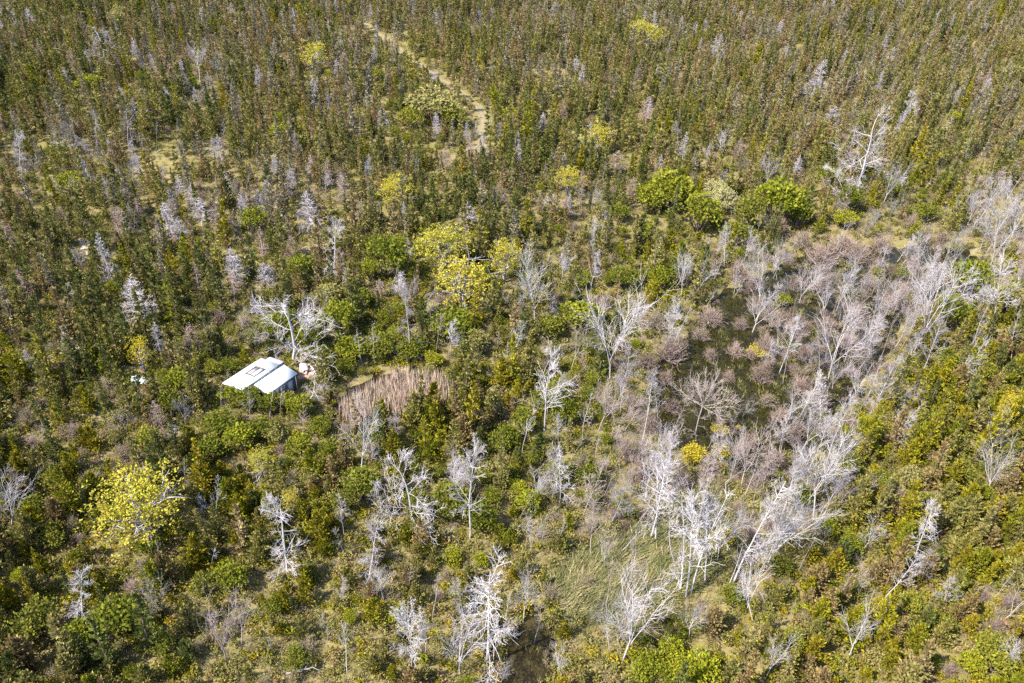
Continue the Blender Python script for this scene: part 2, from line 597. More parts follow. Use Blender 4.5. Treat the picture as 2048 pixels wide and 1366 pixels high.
def bush_mesh(seed, Rad=1.6, H=2.6, nl=14, n=1300, ls=(.12, .27), skirt=.25):
    """several overlapping leafy lobes on short stems"""
    R = np.random.default_rng(seed)
    mb = MB()
    P, D = [], []
    lobes = []
    for i in range(nl):
        az, rr = R.uniform(0, 6.28), Rad * math.sqrt(R.uniform(0, 1)) * .62
        lobes.append((np.array([rr * math.cos(az), rr * math.sin(az), H * (.55 + .25 * (1 - rr / Rad)) * R.uniform(.8, 1.1)]), Rad * R.uniform(.2, .48)))
    for i in range(n):
        c, r = lobes[R.integers(nl)]
        v = R.normal(size=3)
        v /= np.linalg.norm(v)
        v[2] = v[2] * .85 + .1
        q = c + v * r * (R.uniform(.6, 1.08) + abs(R.normal(0, .16))) * np.array([1, 1, .95])
        if q[2] < .05: q[2] = R.uniform(.05, .5)
        P.append(q)
        D.append(v + R.normal(0, .7, 3))
    kites(mb, P, D, R.uniform(*ls, n), R.uniform(ls[0] * .7, ls[1] * .7, n), R)
    tr = MB()
    for c, r in lobes:
        pts, _ = wander(R, (0, 0, -.3), c + np.array([0, 0, .3]), np.linalg.norm(c) + .3, 4, .12)
        tube(tr, pts, np.linspace(.06, .025, len(pts)), 4)
    return mb, tr


def twig_mesh(seed, Rad=1.5, H=2.2, ns=46, sub=5, r0=.022, r1=.012):
    """dome of bare twigs fanning from the base"""
    R = np.random.default_rng(seed)
    tr, mb = MB(), MB()
    for i in range(ns):
        az = R.uniform(0, 6.28)
        el = R.uniform(.25, 1.5)
        L = 1 / math.sqrt((math.cos(el) / Rad) ** 2 + (math.sin(el) / H) ** 2) * R.uniform(.7, 1.05)
        pts, d = wander(R, (R.normal(0, .12), R.normal(0, .12), -.2), unit(R, min(1.5, el + .3), az), L, 5, .10, -.03)
        tube(tr, pts, np.linspace(r0 * 1.4, r1, len(pts)), 3)
        for j in range(sub):
            q = pts[R.integers(2, len(pts) - 1)]
            pp, _ = wander(R, q, d + R.normal(0, .55, 3), L * R.uniform(.25, .5), 3, .18)
            tube(mb, pp, np.linspace(r1, r1 * .6, len(pp)), 3)
            for s in range(2):
                p3, _ = wander(R, pp[R.integers(1, len(pp))], d + R.normal(0, .8, 3), L * R.uniform(.12, .25), 2, .2)
                tube(mb, p3, r1 * .7, 3)
    return mb, tr


def dead_cedar_mesh(seed, H=6.5, Rad=1.6, nb=105):
    """silvery dead conifer: a trunk thick with fine drooping side twigs"""
    R = np.random.default_rng(seed)
    mb, tr = MB(), MB()
    tube(tr, [(0, 0, -.4), (.03, 0, H * .35), (0, .04, H * .7), (.02, 0, H)], np.array([.13, .10, .06, .015]), 5)
    for i in range(nb):
        f = R.uniform(.05, 1)
        z = H * f
        rr = (Rad * (1 - f) ** .8 + .2) * R.uniform(.6, 1.1)
        pts, d = wander(R, (0, 0, z), unit(R, R.normal(.25, .2)), rr, 4, .12, -.02)
        tube(mb, pts, np.linspace(.028, .014, len(pts)), 3)
        for j in range(7):
            q = pts[R.integers(1, len(pts))]
            pp, _ = wander(R, q, d + R.normal(0, .6, 3), rr * R.uniform(.25, .5), 2, .2)
            tube(mb, pp, .016, 3)
    return mb, tr


def dead_mesh(seed, style, H=10.0):
    """bleached leafless tree, one outline for each style"""
    R = np.random.default_rng(seed)
    tr, mb = MB(), MB()

    def limb(p, d, L, r, lev, trop, wob):
        n = 5 if lev < 2 else 4 if lev == 2 else 3
        pts, dd = wander(R, p, d, L, n, wob, trop)
        tube(tr if lev < 2 else mb, pts, np.linspace(r, max(r * .35, .009), n + 1), 5 if lev == 0 else 4 if lev == 1 else 3)
        if lev >= 3: return
        kids = {0: 0, 1: R.integers(10, 14), 2: R.integers(4, 8)}[lev]
        for j in range(kids):
            k = R.uniform(.25, 1) * n
            i0 = min(int(k), n - 1)
            q = pts[i0] + (pts[i0 + 1] - pts[i0]) * (k - i0)
            loc = pts[i0 + 1] - pts[i0]
            loc = loc / np.linalg.norm(loc)
            side = R.normal(size=3)
            side -= loc * (side @ loc)
            side /= np.linalg.norm(side)
            a = R.uniform(.45, 1.0)
            limb(q, loc * math.cos(a) + side * math.sin(a), L * R.uniform(.28, .52), max(r * .46, .012), lev + 1, trop * .7 + .02, wob + .04)

    if style == 'vase':
        hT = H * R.uniform(.28, .4)
        pts, d = wander(R, (0, 0, -.5), (R.normal(0, .05), R.normal(0, .05), 1), hT + .5, 4, .05)
        tube(tr, pts, np.linspace(.105, .08, 5), 6)
        for i in range(R.integers(4, 7)):
            az = i * 2.2 + R.uniform(-.5, .5)
            limb(pts[-1] - np.array([0, 0, R.uniform(0, hT * .3)]), unit(R, R.uniform(.85, 1.4), az), (H - hT) * R.uniform(.7, 1.02), .055, 1, .07, .10)
    elif style == 'pole':
        pts, d = wander(R, (0, 0, -.5), (R.normal(0, .04), R.normal(0, .04), 1), H + .5, 9, .05, .03)
        tube(tr, pts, np.linspace(.095, .018, 10), 6)
        for i in range(30):
            f = R.uniform(.3, .97)
            k = f * 9
            i0 = min(int(k), 8)
            q = pts[i0] + (pts[i0 + 1] - pts[i0]) * (k - i0)
            limb(q, unit(R, R.uniform(.2, .95)), H * (.30 * (1 - f) + .07) * R.uniform(.6, 1.2), .03, 1 if R.uniform() < .45 else 2, .04, .13)
    elif style == 'slim':
        pts, d = wander(R, (0, 0, -.5), (R.normal(0, .05), R.normal(0, .05), 1), H + .5, 8, .06, .03)
        tube(tr, pts, np.linspace(.085, .015, 9), 5)
        for i in range(14):
            f = R.uniform(.5, .98)
            k = f * 8
            i0 = min(int(k), 7)
            q = pts[i0] + (pts[i0 + 1] - pts[i0]) * (k - i0)
            limb(q, unit(R, R.uniform(.4, 1.15)), H * (.22 * (1 - f) + .08) * R.uniform(.6, 1.2), .022, 2, .05, .13)
    elif style == 'snag':
        pts, d = wander(R, (0, 0, -.5), (R.normal(0, .04), R.normal(0, .04), 1), H + .5, 9, .04, .03)
        tube(tr, pts, np.linspace(.125, .028, 10), 6)
        for i in range(34):
            f = R.uniform(.14, .95)
            k = f * 9
            i0 = min(int(k), 8)
            q = pts[i0] + (pts[i0 + 1] - pts[i0]) * (k - i0)
            limb(q, unit(R, R.normal(.0, .22)), H * .20 * R.uniform(.5, 1.25) * (1.15 - f * .6), .028, 2 if R.uniform() < .7 else 1, -.02, .11)
        for i in range(4):
            limb(pts[-2 - i % 2], unit(R, R.uniform(.8, 1.3)), H * .2, .035, 1, .03, .12)
    elif style == 'burst':
        hT = H * .58
        pts, d = wander(R, (0, 0, -.5), (R.normal(0, .03), R.normal(0, .03), 1), hT + .5, 5, .04)
        tube(tr, pts, np.linspace(.11, .085, 6), 6)
        for i in range(13):
            limb(pts[-1] - np.array([0, 0, R.uniform(0, hT * .12)]), unit(R, R.uniform(-.1, 1.4), i * 2.4), H * .42 * R.uniform(.7, 1.05), .045, 1, .02, .08)
        for i in range(10):
            limb(pts[R.integers(1, 4)], unit(R, R.uniform(-.1, .4)), H * .16 * R.uniform(.6, 1.2), .022, 2, 0, .15)
    elif style == 'gnarl':
        pts, d = wander(R, (0, 0, -.5), (R.normal(0, .05), R.normal(0, .05), 1), H * .95, 7, .10, .05)
        tube(tr, pts, np.linspace(.18, .05, 8), 7)
        for i in range(13):
            f = R.uniform(.22, 1)
            k = f * 7
            i0 = min(int(k), 6)
            q = pts[i0] + (pts[i0 + 1] - pts[i0]) * (k - i0)
            limb(q, unit(R, R.normal(.25, .3), i * 2.4), H * .48 * R.uniform(.55, 1.1) * (1.15 - .5 * f), .046, 1, .04, .16)
    return mb, tr


def oak_mesh(seed, H=9, Rad=4.2, n=400, lf=10, ls=(.16, .32), dense=1.0):
    """spreading limbs showing through scattered tufts of catkins"""
    R = np.random.default_rng(seed)
    tr, mb = MB(), MB()
    pts, d = wander(R, (0, 0, -.4), (R.normal(0, .06), R.normal(0, .06), 1), H * .34, 4, .07)
    tube(tr, pts, np.linspace(.30, .22, 5), 7)
    tips = []
    for i in range(9):
        az = i * 2.4 + R.uniform(-.4, .4)
        el = R.uniform(.15, 1.35)
        L = Rad * R.uniform(.8, 1.1) / max(.55, math.cos(el) * .75 + .3)
        L = min(L, H * .60) * .85
        p1, d1 = wander(R, pts[-1] - np.array([0, 0, R.uniform(0, H * .1)]), unit(R, el, az), L, 6, .14, .03)
        tube(tr, p1, np.linspace(.15, .04, 7), 5)
        for j in range(9):
            q = p1[R.integers(2, 7)]
            p2, d2 = wander(R, q, d1 + R.normal(0, .6, 3), L * R.uniform(.25, .5), 4, .16, .04)
            tube(tr, p2, np.linspace(.05, .02, 5), 3)
            tips += [p2[2], p2[3], p2[4], (p2[3] + p2[4]) / 2]
    P, D = [], []
    lob = [(R.uniform(0, 6.28), R.uniform(-.35, 1.0), R.uniform(.8, 1.15)) for _ in range(18)]
    zc, az_ = H * .56, H * .45
    for i in range(int(n * dense)):
        v = R.normal(size=3)
        v /= np.linalg.norm(v)
        if v[2] < -.7: v[2] *= -1
        d_ = [abs(math.atan2(math.sin(math.atan2(v[1], v[0]) - a), math.cos(math.atan2(v[1], v[0]) - a))) * .6 + abs(v[2] - e) for a, e, _ in lob]
        j = int(np.argmin(d_))
        rr = lob[j][2] * (1.08 - .62 * min(1, d_[j])) * R.uniform(.45, 1.08)
        c = np.array([v[0] * Rad * rr, v[1] * Rad * rr, zc + v[2] * az_ * rr])
        for k in range(lf):
            q = R.normal(size=3)
            q /= np.linalg.norm(q)
            P.append(c + q * R.uniform(0, .27))
            D.append(q + R.normal(0, .4, 3) + [0, 0, .3])
    m = len(P)
    kites(mb, P, D, R.uniform(*ls, m), R.uniform(ls[0] * .6, ls[1] * .6, m), R)
    return mb, tr


def grass_mesh(seed, n=60, H=.7, Rad=.5, w=.035, lean=.5, bend=None):
    R = np.random.default_rng(seed)
    mb = MB()
    b = np.column_stack([R.normal(0, Rad * .5, n), R.normal(0, Rad * .5, n), np.zeros(n) - .05])
    d = np.column_stack([R.normal(0, lean, n), R.normal(0, lean, n), np.ones(n)])
    if bend is not None: d += np.array(bend)
    kites(mb, b, d, H * R.uniform(.6, 1.15, n), w * R.uniform(.7, 1.4, n), R)
    return mb


# ------------------------------------------------------------------ prototype meshes
def protos(key, maker, seeds, crown_mats, trunk_mat, **kw):
    """[(material name, crown mesh, trunk mesh)] : every outline in every tint"""
    out = []
    for s in seeds:
        c, t = maker(s, **kw)
        cm, tm = c.build(key + '_crown', []), t.build(key + '_trunk', [M[trunk_mat]])
        for cmn in crown_mats:
            m2 = cm.copy()
            m2.materials.append(M[cmn])
            out.append((cmn, m2, tm))
    return out


PR = {}
TINTS = ['c_olive', 'c_brown', 'c_dark', 'c_gold', 'c_grey']
PR['cedar'] = protos('cedar', cedar_mesh, [1, 2, 3, 4], TINTS, 'b_brown')
PR['cedar'] += protos('cedar', cedar_mesh, [5, 6], TINTS, 'b_brown', Rad=.78, dome=.85, nb=52)
PR['cedar'] += protos('cedar', cedar_mesh, [7], TINTS, 'b_brown', Rad=1.75, dome=.8, nb=95)
PR['juniper'] = protos('juniper', cedar_mesh, [11, 12, 13, 14, 15], ['c_gold', 'c_olive', 'c_dark', 'c_brown'], 'b_brown', H=4.0, Rad=1.75, dome=.7, nb=95, k=12, up=.55)
PR['leafy'] = protos('leafy', bush_mesh, [21, 22, 23, 24], ['g_bright', 'g_mid', 'g_olive', 'g_lime'], 'b_brown')
PR['bare'] = protos('bare', twig_mesh, [31, 32, 33], ['t_mauve', 't_tan'], 'b_pink')
PR['silver'] = protos('silver', dead_cedar_mesh, [41, 42, 43], ['t_grey', 't_mauve'], 'b_grey')
PR['oak'] = protos('oak', oak_mesh, [51, 52, 53], ['y_oak', 'y_pale', 'y_amber'], 'b_grey')
PR['oak'] += protos('oak', oak_mesh, [54], ['y_oak', 'y_pale', 'y_amber'], 'b_grey', dense=.5, H=10, Rad=2.6)
DEAD = {}
for st, seeds in (('vase', (61, 62, 63, 64, 161, 162, 163, 164)), ('pole', (65, 66, 67, 165, 166, 167)), ('slim', (68, 69, 70, 168, 169, 170, 171)), ('snag', (71, 72, 172, 173)), ('burst', (73,)), ('gnarl', (75, 76, 175))):
    DEAD[st] = []
    for s in seeds:
        c, t = dead_mesh(s, st)
        cm, tm = c.build('dead_' + st + '_branches', []), t.build('dead_' + st + '_trunk', [])
        v = {}
        for tone in ('b_white', 'b_grey', 'b_pink'):
            a, b = cm.copy(), tm.copy()
            a.materials.append(M[tone])
            b.materials.append(M[tone])
            v[tone] = (a, b)
        DEAD[st].append(v)

# ------------------------------------------------------------------ placing
PLACED = []        # (x, y, radius) of what stands already, so that the scatter keeps clear


def put(name, noun, tone, meshes, x, y, scl, rz, cat, group, tilt=(0, 0), label=None, parts=('crown', 'trunk'), size='', z=None):
    q = Matrix.Rotation(tilt[0], 3, 'Y') @ Matrix.Rotation(-tilt[1], 3, 'X') @ Matrix.Rotation(rz, 3, 'Z')
    o = empty(name, (x, y, hz(x, y) if z is None else z), q.to_euler(), scl)
    for pn, me in zip(parts, meshes):
        if me is not None: link(pn, me, o)
    tag(o, label, cat, group)
    if label is None: THINGS.append((o, noun, tone, size, x, y))
    return o


def put_px(noun, bx, by, tx, ty):
    """ground point, height and sideways tilt of an upright thing from its foot and its tip"""
    p = at(bx, by)
    p1 = p + np.array([0, 0, 5.])
    u = proj(p1)
    h = 5. * (by - ty) / (by - u[1])
    nat = bx + (u[0] - bx) * h / 5.
    mpp = proj(p)[2] / FPX
    return p, h, math.atan2((tx - nat) * mpp, h)


TONE = {'w': 'b_white', 'g': 'b_grey', 'p': 'b_pink'}
TW = {'w': 'white', 'g': 'grey', 'p': 'pinkish'}
STY = {'v': 'vase', 'p': 'pole', 't': 'slim', 's': 'snag', 'b': 'burst', 'k': 'gnarl'}
# foot x, foot y, tip x, tip y, outline, tone
DT = """215 140 203 62 k w|312 160 306 105 v g|323 162 325 112 t p|345 162 342 100 t p|400 165 395 92 v w|437 168 433 108 v g|455 158 462 118 t p|490 150 495 108 t p|627 228 629 163 s w|655 240 657 195 s g
40 348 34 268 s w|117 302 112 240 v g|138 310 132 238 v g|157 338 150 278 s g|195 302 188 225 s g|200 332 192 285 p g|260 302 254 202 t w|314 287 314 238 t g|352 284 355 236 t g|447 292 449 248 s g|314 342 308 290 t g|265 364 263 318 s g|415 332 398 282 v g|145 397 143 355 p g|290 224 290 178 p g
668 552 662 452 s w|586 722 572 572 k w|372 852 352 785 v g|443 822 436 765 t g|512 815 500 765 t w|538 838 531 712 t g|612 805 626 742 k w|480 815 470 752 t g|522 792 521 738 t g|560 832 567 772 t w|642 802 650 742 t p|455 802 447 748 t g|500 840 498 790 v g|620 770 632 715 t g|255 872 250 830 v g|38 728 36 690 v p|87 893 80 845 s p
1070 658 1078 512 v w|1124 562 1128 500 v w|1020 637 1045 580 v g|822 717 817 598 s g|863 662 862 592 t g|872 708 873 612 t p|728 732 725 655 t w|750 727 754 640 t w|1035 717 1035 652 v w|1087 872 1102 690 p w|1140 750 1165 648 v p|1124 817 1130 752 p g|1220 765 1244 578 v w|1195 735 1200 640 v g|1278 672 1280 600 v p|1330 699 1352 600 p w|1197 862 1213 762 v p|1247 862 1290 775 p p|1262 850 1335 782 t w|1043 912 1053 815 t w|1117 893 1125 830 v w|720 955 735 818 v w|1312 912 1335 838 v w
1392 865 1410 728 b p|1488 832 1492 780 v g|1540 912 1543 840 s p|1520 603 1527 498 v w|1584 603 1590 536 t w|1556 553 1550 495 p w|1658 753 1675 605 v w|1644 752 1640 650 t g|1672 750 1700 640 t g|1560 742 1605 628 p w|1675 617 1705 522 v w|1700 600 1720 510 v g|1826 710 1895 520 v w|1850 640 1880 530 v w|1785 630 1812 550 v p|1760 610 1790 540 v p|1987 664 2036 440 p w|1905 772 1990 680 p w|2021 725 2046 630 t w|1734 718 1762 620 p w|1760 720 1790 640 t p|1710 802 1722 715 v w|1734 800 1765 720 p p|1640 852 1655 765 p w|1600 905 1630 795 v w|1620 900 1665 820 v w|1782 865 1805 815 v w|1980 915 2010 850 p w|1823 807 1838 752 t g|1485 533 1500 470 v w|1447 543 1455 455 p w|1392 592 1410 520 v w|1362 599 1372 505 v w|1802 528 1830 470 v w|1837 535 1860 462 v w|1980 535 2000 420 v w|1900 545 1935 455 v g|1960 500 1985 410 v w|1500 560 1520 480 p g|1730 690 1760 590 p g|1800 700 1850 600 t p|1690 720 1720 630 p p
1413 333 1418 292 v w|1440 330 1448 268 v w|1355 316 1358 248 s g|1488 354 1497 318 v g|1530 378 1540 318 v w|1714 392 1735 250 k w|1690 400 1670 320 k w|1755 429 1812 325 v g|1808 272 1828 190 p w|1822 262 1840 200 p g|1925 344 1943 288 t w|1950 450 1990 340 v w|1930 462 1950 380 v w|1990 470 2025 380 v w|2020 480 2046 400 v w|1888 460 1915 400 v g|1868 62 1880 18 p g|1895 210 1912 160 p g|1943 203 1962 150 p g|1512 452 1530 412 v w|1470 460 1475 405 t g|1455 430 1460 380 v g|1965 82 1975 45 v g
20 1065 5 958 v w|578 1157 563 1018 s w|164 1246 170 1138 s w|485 1294 481 1212 v p|455 1332 440 1225 v p|208 1308 204 1266 v w|432 1052 425 960 t w|373 970 367 905 t w|530 1332 525 1283 t g|689 1079 688 1008 t w|694 1346 672 1258 t w|328 1147 318 1090 t g
827 1042 822 925 k w|940 1076 950 885 p w|900 998 918 895 v w|738 1162 762 1062 s w|1119 1014 1130 885 p w|1063 1014 1082 935 v w|1061 1113 1075 1040 v g|1180 1106 1195 998 v p|1208 1130 1212 1074 v g|1240 1106 1296 1048 t w|1260 1002 1262 925 v p|1300 1080 1325 915 p w|1312 1085 1320 935 p w|1165 1035 1205 925 p p|825 1343 820 1200 p w|940 1268 925 1178 s g|974 1326 980 1145 s w|1008 1240 1022 1185 t w|1046 1240 1058 1150 v w|919 1346 926 1248 v w|864 1233 860 1155 t g|1008 1270 1030 1222 v w|1244 1326 1268 1180 v w|1220 1308 1210 1215 v g|1124 1354 1128 1298 v w|1001 1364 1004 1316 v g|950 1210 935 1180 p g
1464 1171 1545 985 p w|1370 1197 1390 995 p w|1380 1190 1420 1010 t w|1360 1185 1362 1040 t w|1530 1142 1600 985 v w|1535 1120 1560 1040 v w|1625 1052 1665 900 v w|1610 1010 1625 900 p w|1826 1127 1868 1022 s w|1765 1204 1840 1115 p w|1693 1322 1735 1225 v w|1505 1252 1520 1150 v w|1488 1222 1500 1150 t w|1526 1366 1570 1290 v w|1973 987 1995 900 v w|2000 1342 2022 1275 v w|1720 1112 1755 1045 v w|1597 1144 1630 1072 t w|1714 1209 1722 1140 v p|1378 1277 1405 1210 v w|1481 977 1484 862 v p|1522 1000 1535 895 p p|1505 1010 1530 930 p p|1433 1127 1465 1035 v w|1575 1247 1598 1205 t g|1560 1100 1595 1000 v g|1640 1000 1680 900 p w|1580 960 1600 870 v g|1660 950 1700 870 v g|1930 640 1975 590 t g|1560 900 1580 800 p w|1470 930 1490 840 t w|1420 960 1440 860 p g|1530 880 1560 800 t p|1600 830 1640 740 p w|1390 1100 1410 960 t w|1350 1130 1355 1000 t w|1410 1170 1425 1020 p w|1450 1190 1500 1080 t w|1560 1050 1600 930 p w|1590 1020 1640 880 t w|1650 930 1700 800 p w|1690 880 1740 760 t g|1740 830 1790 720 p w|1780 790 1830 680 t w|1840 760 1880 650 p g|1870 600 1910 500 t w|1900 640 1950 520 p w|1940 700 1990 600 t w|1290 1060 1330 950 t g|1220 1050 1250 940 p g|1320 960 1345 840 p p|1280 900 1300 790 t w|1240 830 1265 700 p g|1160 900 1180 790 t w|1100 980 1115 880 p g|1340 1170 1350 1060 t g|1410 1010 1425 920 p p|1330 1000 1350 880 p w|1290 1000 1310 880 v g|1270 940 1285 860 v p|1230 940 1245 870 v p"""
DGROUP = 'bare dead trees standing in the wood'
NOUN = {'v': 'bare branching tree', 'p': 'bare tall-stemmed tree', 't': 'bare slender tree', 's': 'bare spiky snag', 'b': 'bare starburst tree', 'k': 'bare crooked tree'}
nd = 0
deads = []
for row in DT.replace('\n', '|').split('|'):
    bx, by, tx, ty, st, tn = row.split()
    deads.append((float(bx), float(by), float(tx), float(ty), st, tn))


def put_dead(bx, by, tx, ty, st, tn):
    global nd
    p, h, tl = put_px('', bx, by, tx, ty)
    h = max(2.5, min(h, 15)) * 1.04
    v = random.choice(DEAD[STY[st]])[TONE[tn]]
    nd += 1
    s = h / 10.
    w = s * (1.0 if st in 'tps' else .95) * random.uniform(.9, 1.1) ** 1
    w *= {'v': .78, 'k': 1.0, 'b': .72, 's': .9}.get(st, .8)
    put('dead_tree', NOUN[st], TW[tn], v, p[0], p[1], (w, w, s), random.uniform(0, 6.28), 'dead tree', DGROUP, (max(-.6, min(.75, tl)), random.gauss(0, .05)),
        parts=('branches', 'trunk'), size='tall' if h > 8.5 else 'short' if h < 5.5 else '', z=max(hz(p[0], p[1]), -.9))
    PLACED.append((p[0], p[1], .7))


for d in deads: put_dead(*d)

SGROUP = 'silvery dead cedars among the living ones'
# silver dead cedars: foot x, foot y, tip y, width in px
for bx, by, ty, wpx, tn in [(342, 472, 402, 60, 0), (362, 476, 430, 44, 0), (405, 442, 394, 46, 0), (493, 455, 378, 34, 0), (523, 435, 375, 40, 0), (620, 465, 383, 52, 0), (236, 368, 335, 30, 0), (250, 462, 415, 36, 1), (690, 412, 352, 50, 1),
                          (228, 565, 466, 42, 0), (287, 648, 556, 74, 0), (475, 572, 493, 52, 0), (535, 572, 528, 50, 0), (25, 505, 445, 44, 1), (470, 585, 540, 40, 1), (590, 520, 470, 40, 1), (1567, 124, 86, 20, 0), (1779, 122, 93, 28, 0), (1478, 184, 156, 18, 0),
                          (1625, 200, 118, 40, 0), (1660, 250, 210, 40, 0), (1230, 345, 300, 60, 1), (1265, 390, 352, 40, 1), (1290, 250, 200, 40, 1), (1100, 425, 385, 40, 0), (1130, 440, 395, 42, 1), (1365, 320, 262, 26, 0), (935, 455, 405, 44, 0), (588, 45, 15, 24, 0), (270, 275, 240, 22, 1),
                          (215, 290, 255, 24, 1), (700, 250, 215, 22, 1), (370, 215, 190, 20, 1), (800, 590, 545, 40, 0), (760, 600, 560, 36, 1), (150, 540, 490, 36, 1), (740, 215, 190, 30, 0), (1690, 330, 285, 36, 1), (1580, 300, 262, 30, 1), (1180, 120, 90, 16, 1)]:
    p, h, _ = put_px('', bx, by, bx, ty)
    rad = wpx / 2 * proj(p)[2] / FPX
    tint, cm, tm = PR['silver'][(int(bx) % 3) * 2 + tn]
    put('dead_cedar', 'dead twiggy cedar', ['silver', 'mauve grey'][tn], (cm, tm), p[0], p[1], (rad / 1.6, rad / 1.6, h / 6.5), random.uniform(0, 6), 'dead conifer', SGROUP, (random.gauss(0, .04), 0), parts=('twigs', 'trunk'), size='large' if wpx > 45 else 'small')
    PLACED.append((p[0], p[1], rad * .7))

# yellow trees in catkin: crown centre x, y, width, height in px; tint; sparse?
OAKS = [(1294, 64, 76, 52, 0, 0, 'round bright yellow oak, farthest of the yellow trees'), (630, 110, 60, 60, 0, 1, 'thin yellow oak behind the light green thicket'), (1200, 274, 70, 66, 0, 0, 'yellow oak with a smaller pale companion beyond the dark cedars'),
        (1158, 290, 34, 40, 1, 1, 'small pale yellow tree beside a larger yellow oak'), (1137, 360, 66, 62, 0, 0, 'ragged yellow oak between dark cedars and grey twiggy trees'), (785, 380, 88, 66, 0, 0, 'wide golden oak alone among dark cedars near the track stub'),
        (882, 488, 136, 100, 0, 0, 'big bright yellow oak, broadest of the three clustered together'), (1010, 512, 80, 88, 0, 0, 'upright bright yellow oak with dark green bush under it'),
        (930, 555, 140, 100, 0, 0, 'wide yellow oak, nearest of the three clustered together'), (1440, 390, 80, 70, 1, 0, 'cream blossoming tree among bright green bushes'), (278, 1012, 210, 146, 0, 0, 'largest yellow oak with white limbs showing through its crown'),
        (280, 705, 54, 76, 2, 1, 'amber yellow tree above the crumpled pale tarp'), (2010, 822, 50, 84, 2, 1, 'narrow amber tree in the golden cedar scrub'), (520, 925, 56, 66, 0, 1, 'thin yellow-green tree behind the largest yellow oak'),
        (582, 1005, 44, 50, 0, 1, 'small yellow-green tree behind the horizontal-limbed white snag'), (865, 615, 40, 30, 1, 1, 'small cream tree between slender grey stems')]
for i, (cx, cy, w, h, ti, sp, lab) in enumerate(OAKS):
    p0 = at(cx, cy)
    mpp = proj(p0)[2] / FPX
    rad = w / 2 * mpp
    el = math.atan2(CAM_H, np.hypot(p0[0], p0[1]))
    av = max((h / 2 * mpp) ** 2 - (rad * math.sin(el)) ** 2, (rad * .72) ** 2 * math.cos(el) ** 2) ** .5 / math.cos(el)     # half height of the crown
    hh = min(av / .45, 13)
    p0 = at(cx, cy, hh * .56)
    idx = (9 if sp else (i % 3) * 3) + ti
    R0, H0 = (2.6, 10) if sp else (4.2, 9)
    _, cm, tm = PR['oak'][idx]
    put('yellow_tree', '', '', (cm, tm), p0[0], p0[1], (rad / R0, rad / R0, hh / H0), i * 1.3, 'yellow tree', 'yellow flowering trees', label=lab)
    PLACED.append((p0[0], p0[1], rad * .75))


def put_bush(cx, cy, w, h, tint, grp='green leafy bushes', name='leafy_bush', noun='leafy bush'):
    mpp = proj(at(cx, cy))[2] / FPX
    rad = w / 2 * mpp
    hh = max(min(h * mpp * .95, rad * 2), .8)
    p = at(cx, cy, hh * .5)
    opts = [q for q in PR['leafy'] if q[0] == tint]
    _, cm, tm = opts[int(cx) % len(opts)]
    tw = {'g_bright': 'bright green', 'g_mid': 'dark green', 'g_olive': 'pale olive', 'g_lime': 'lime yellow-green'}[tint]
    put(name, noun, tw, (cm, tm), p[0], p[1], (rad / 1.5, rad / 1.5, hh / 2.6), cx * .1, 'bush', grp, size='broad' if rad > 2.6 else 'small' if rad < 1.3 else '', z=max(hz(p[0], p[1]), -.5))
    PLACED.append((p[0], p[1], rad * .8))


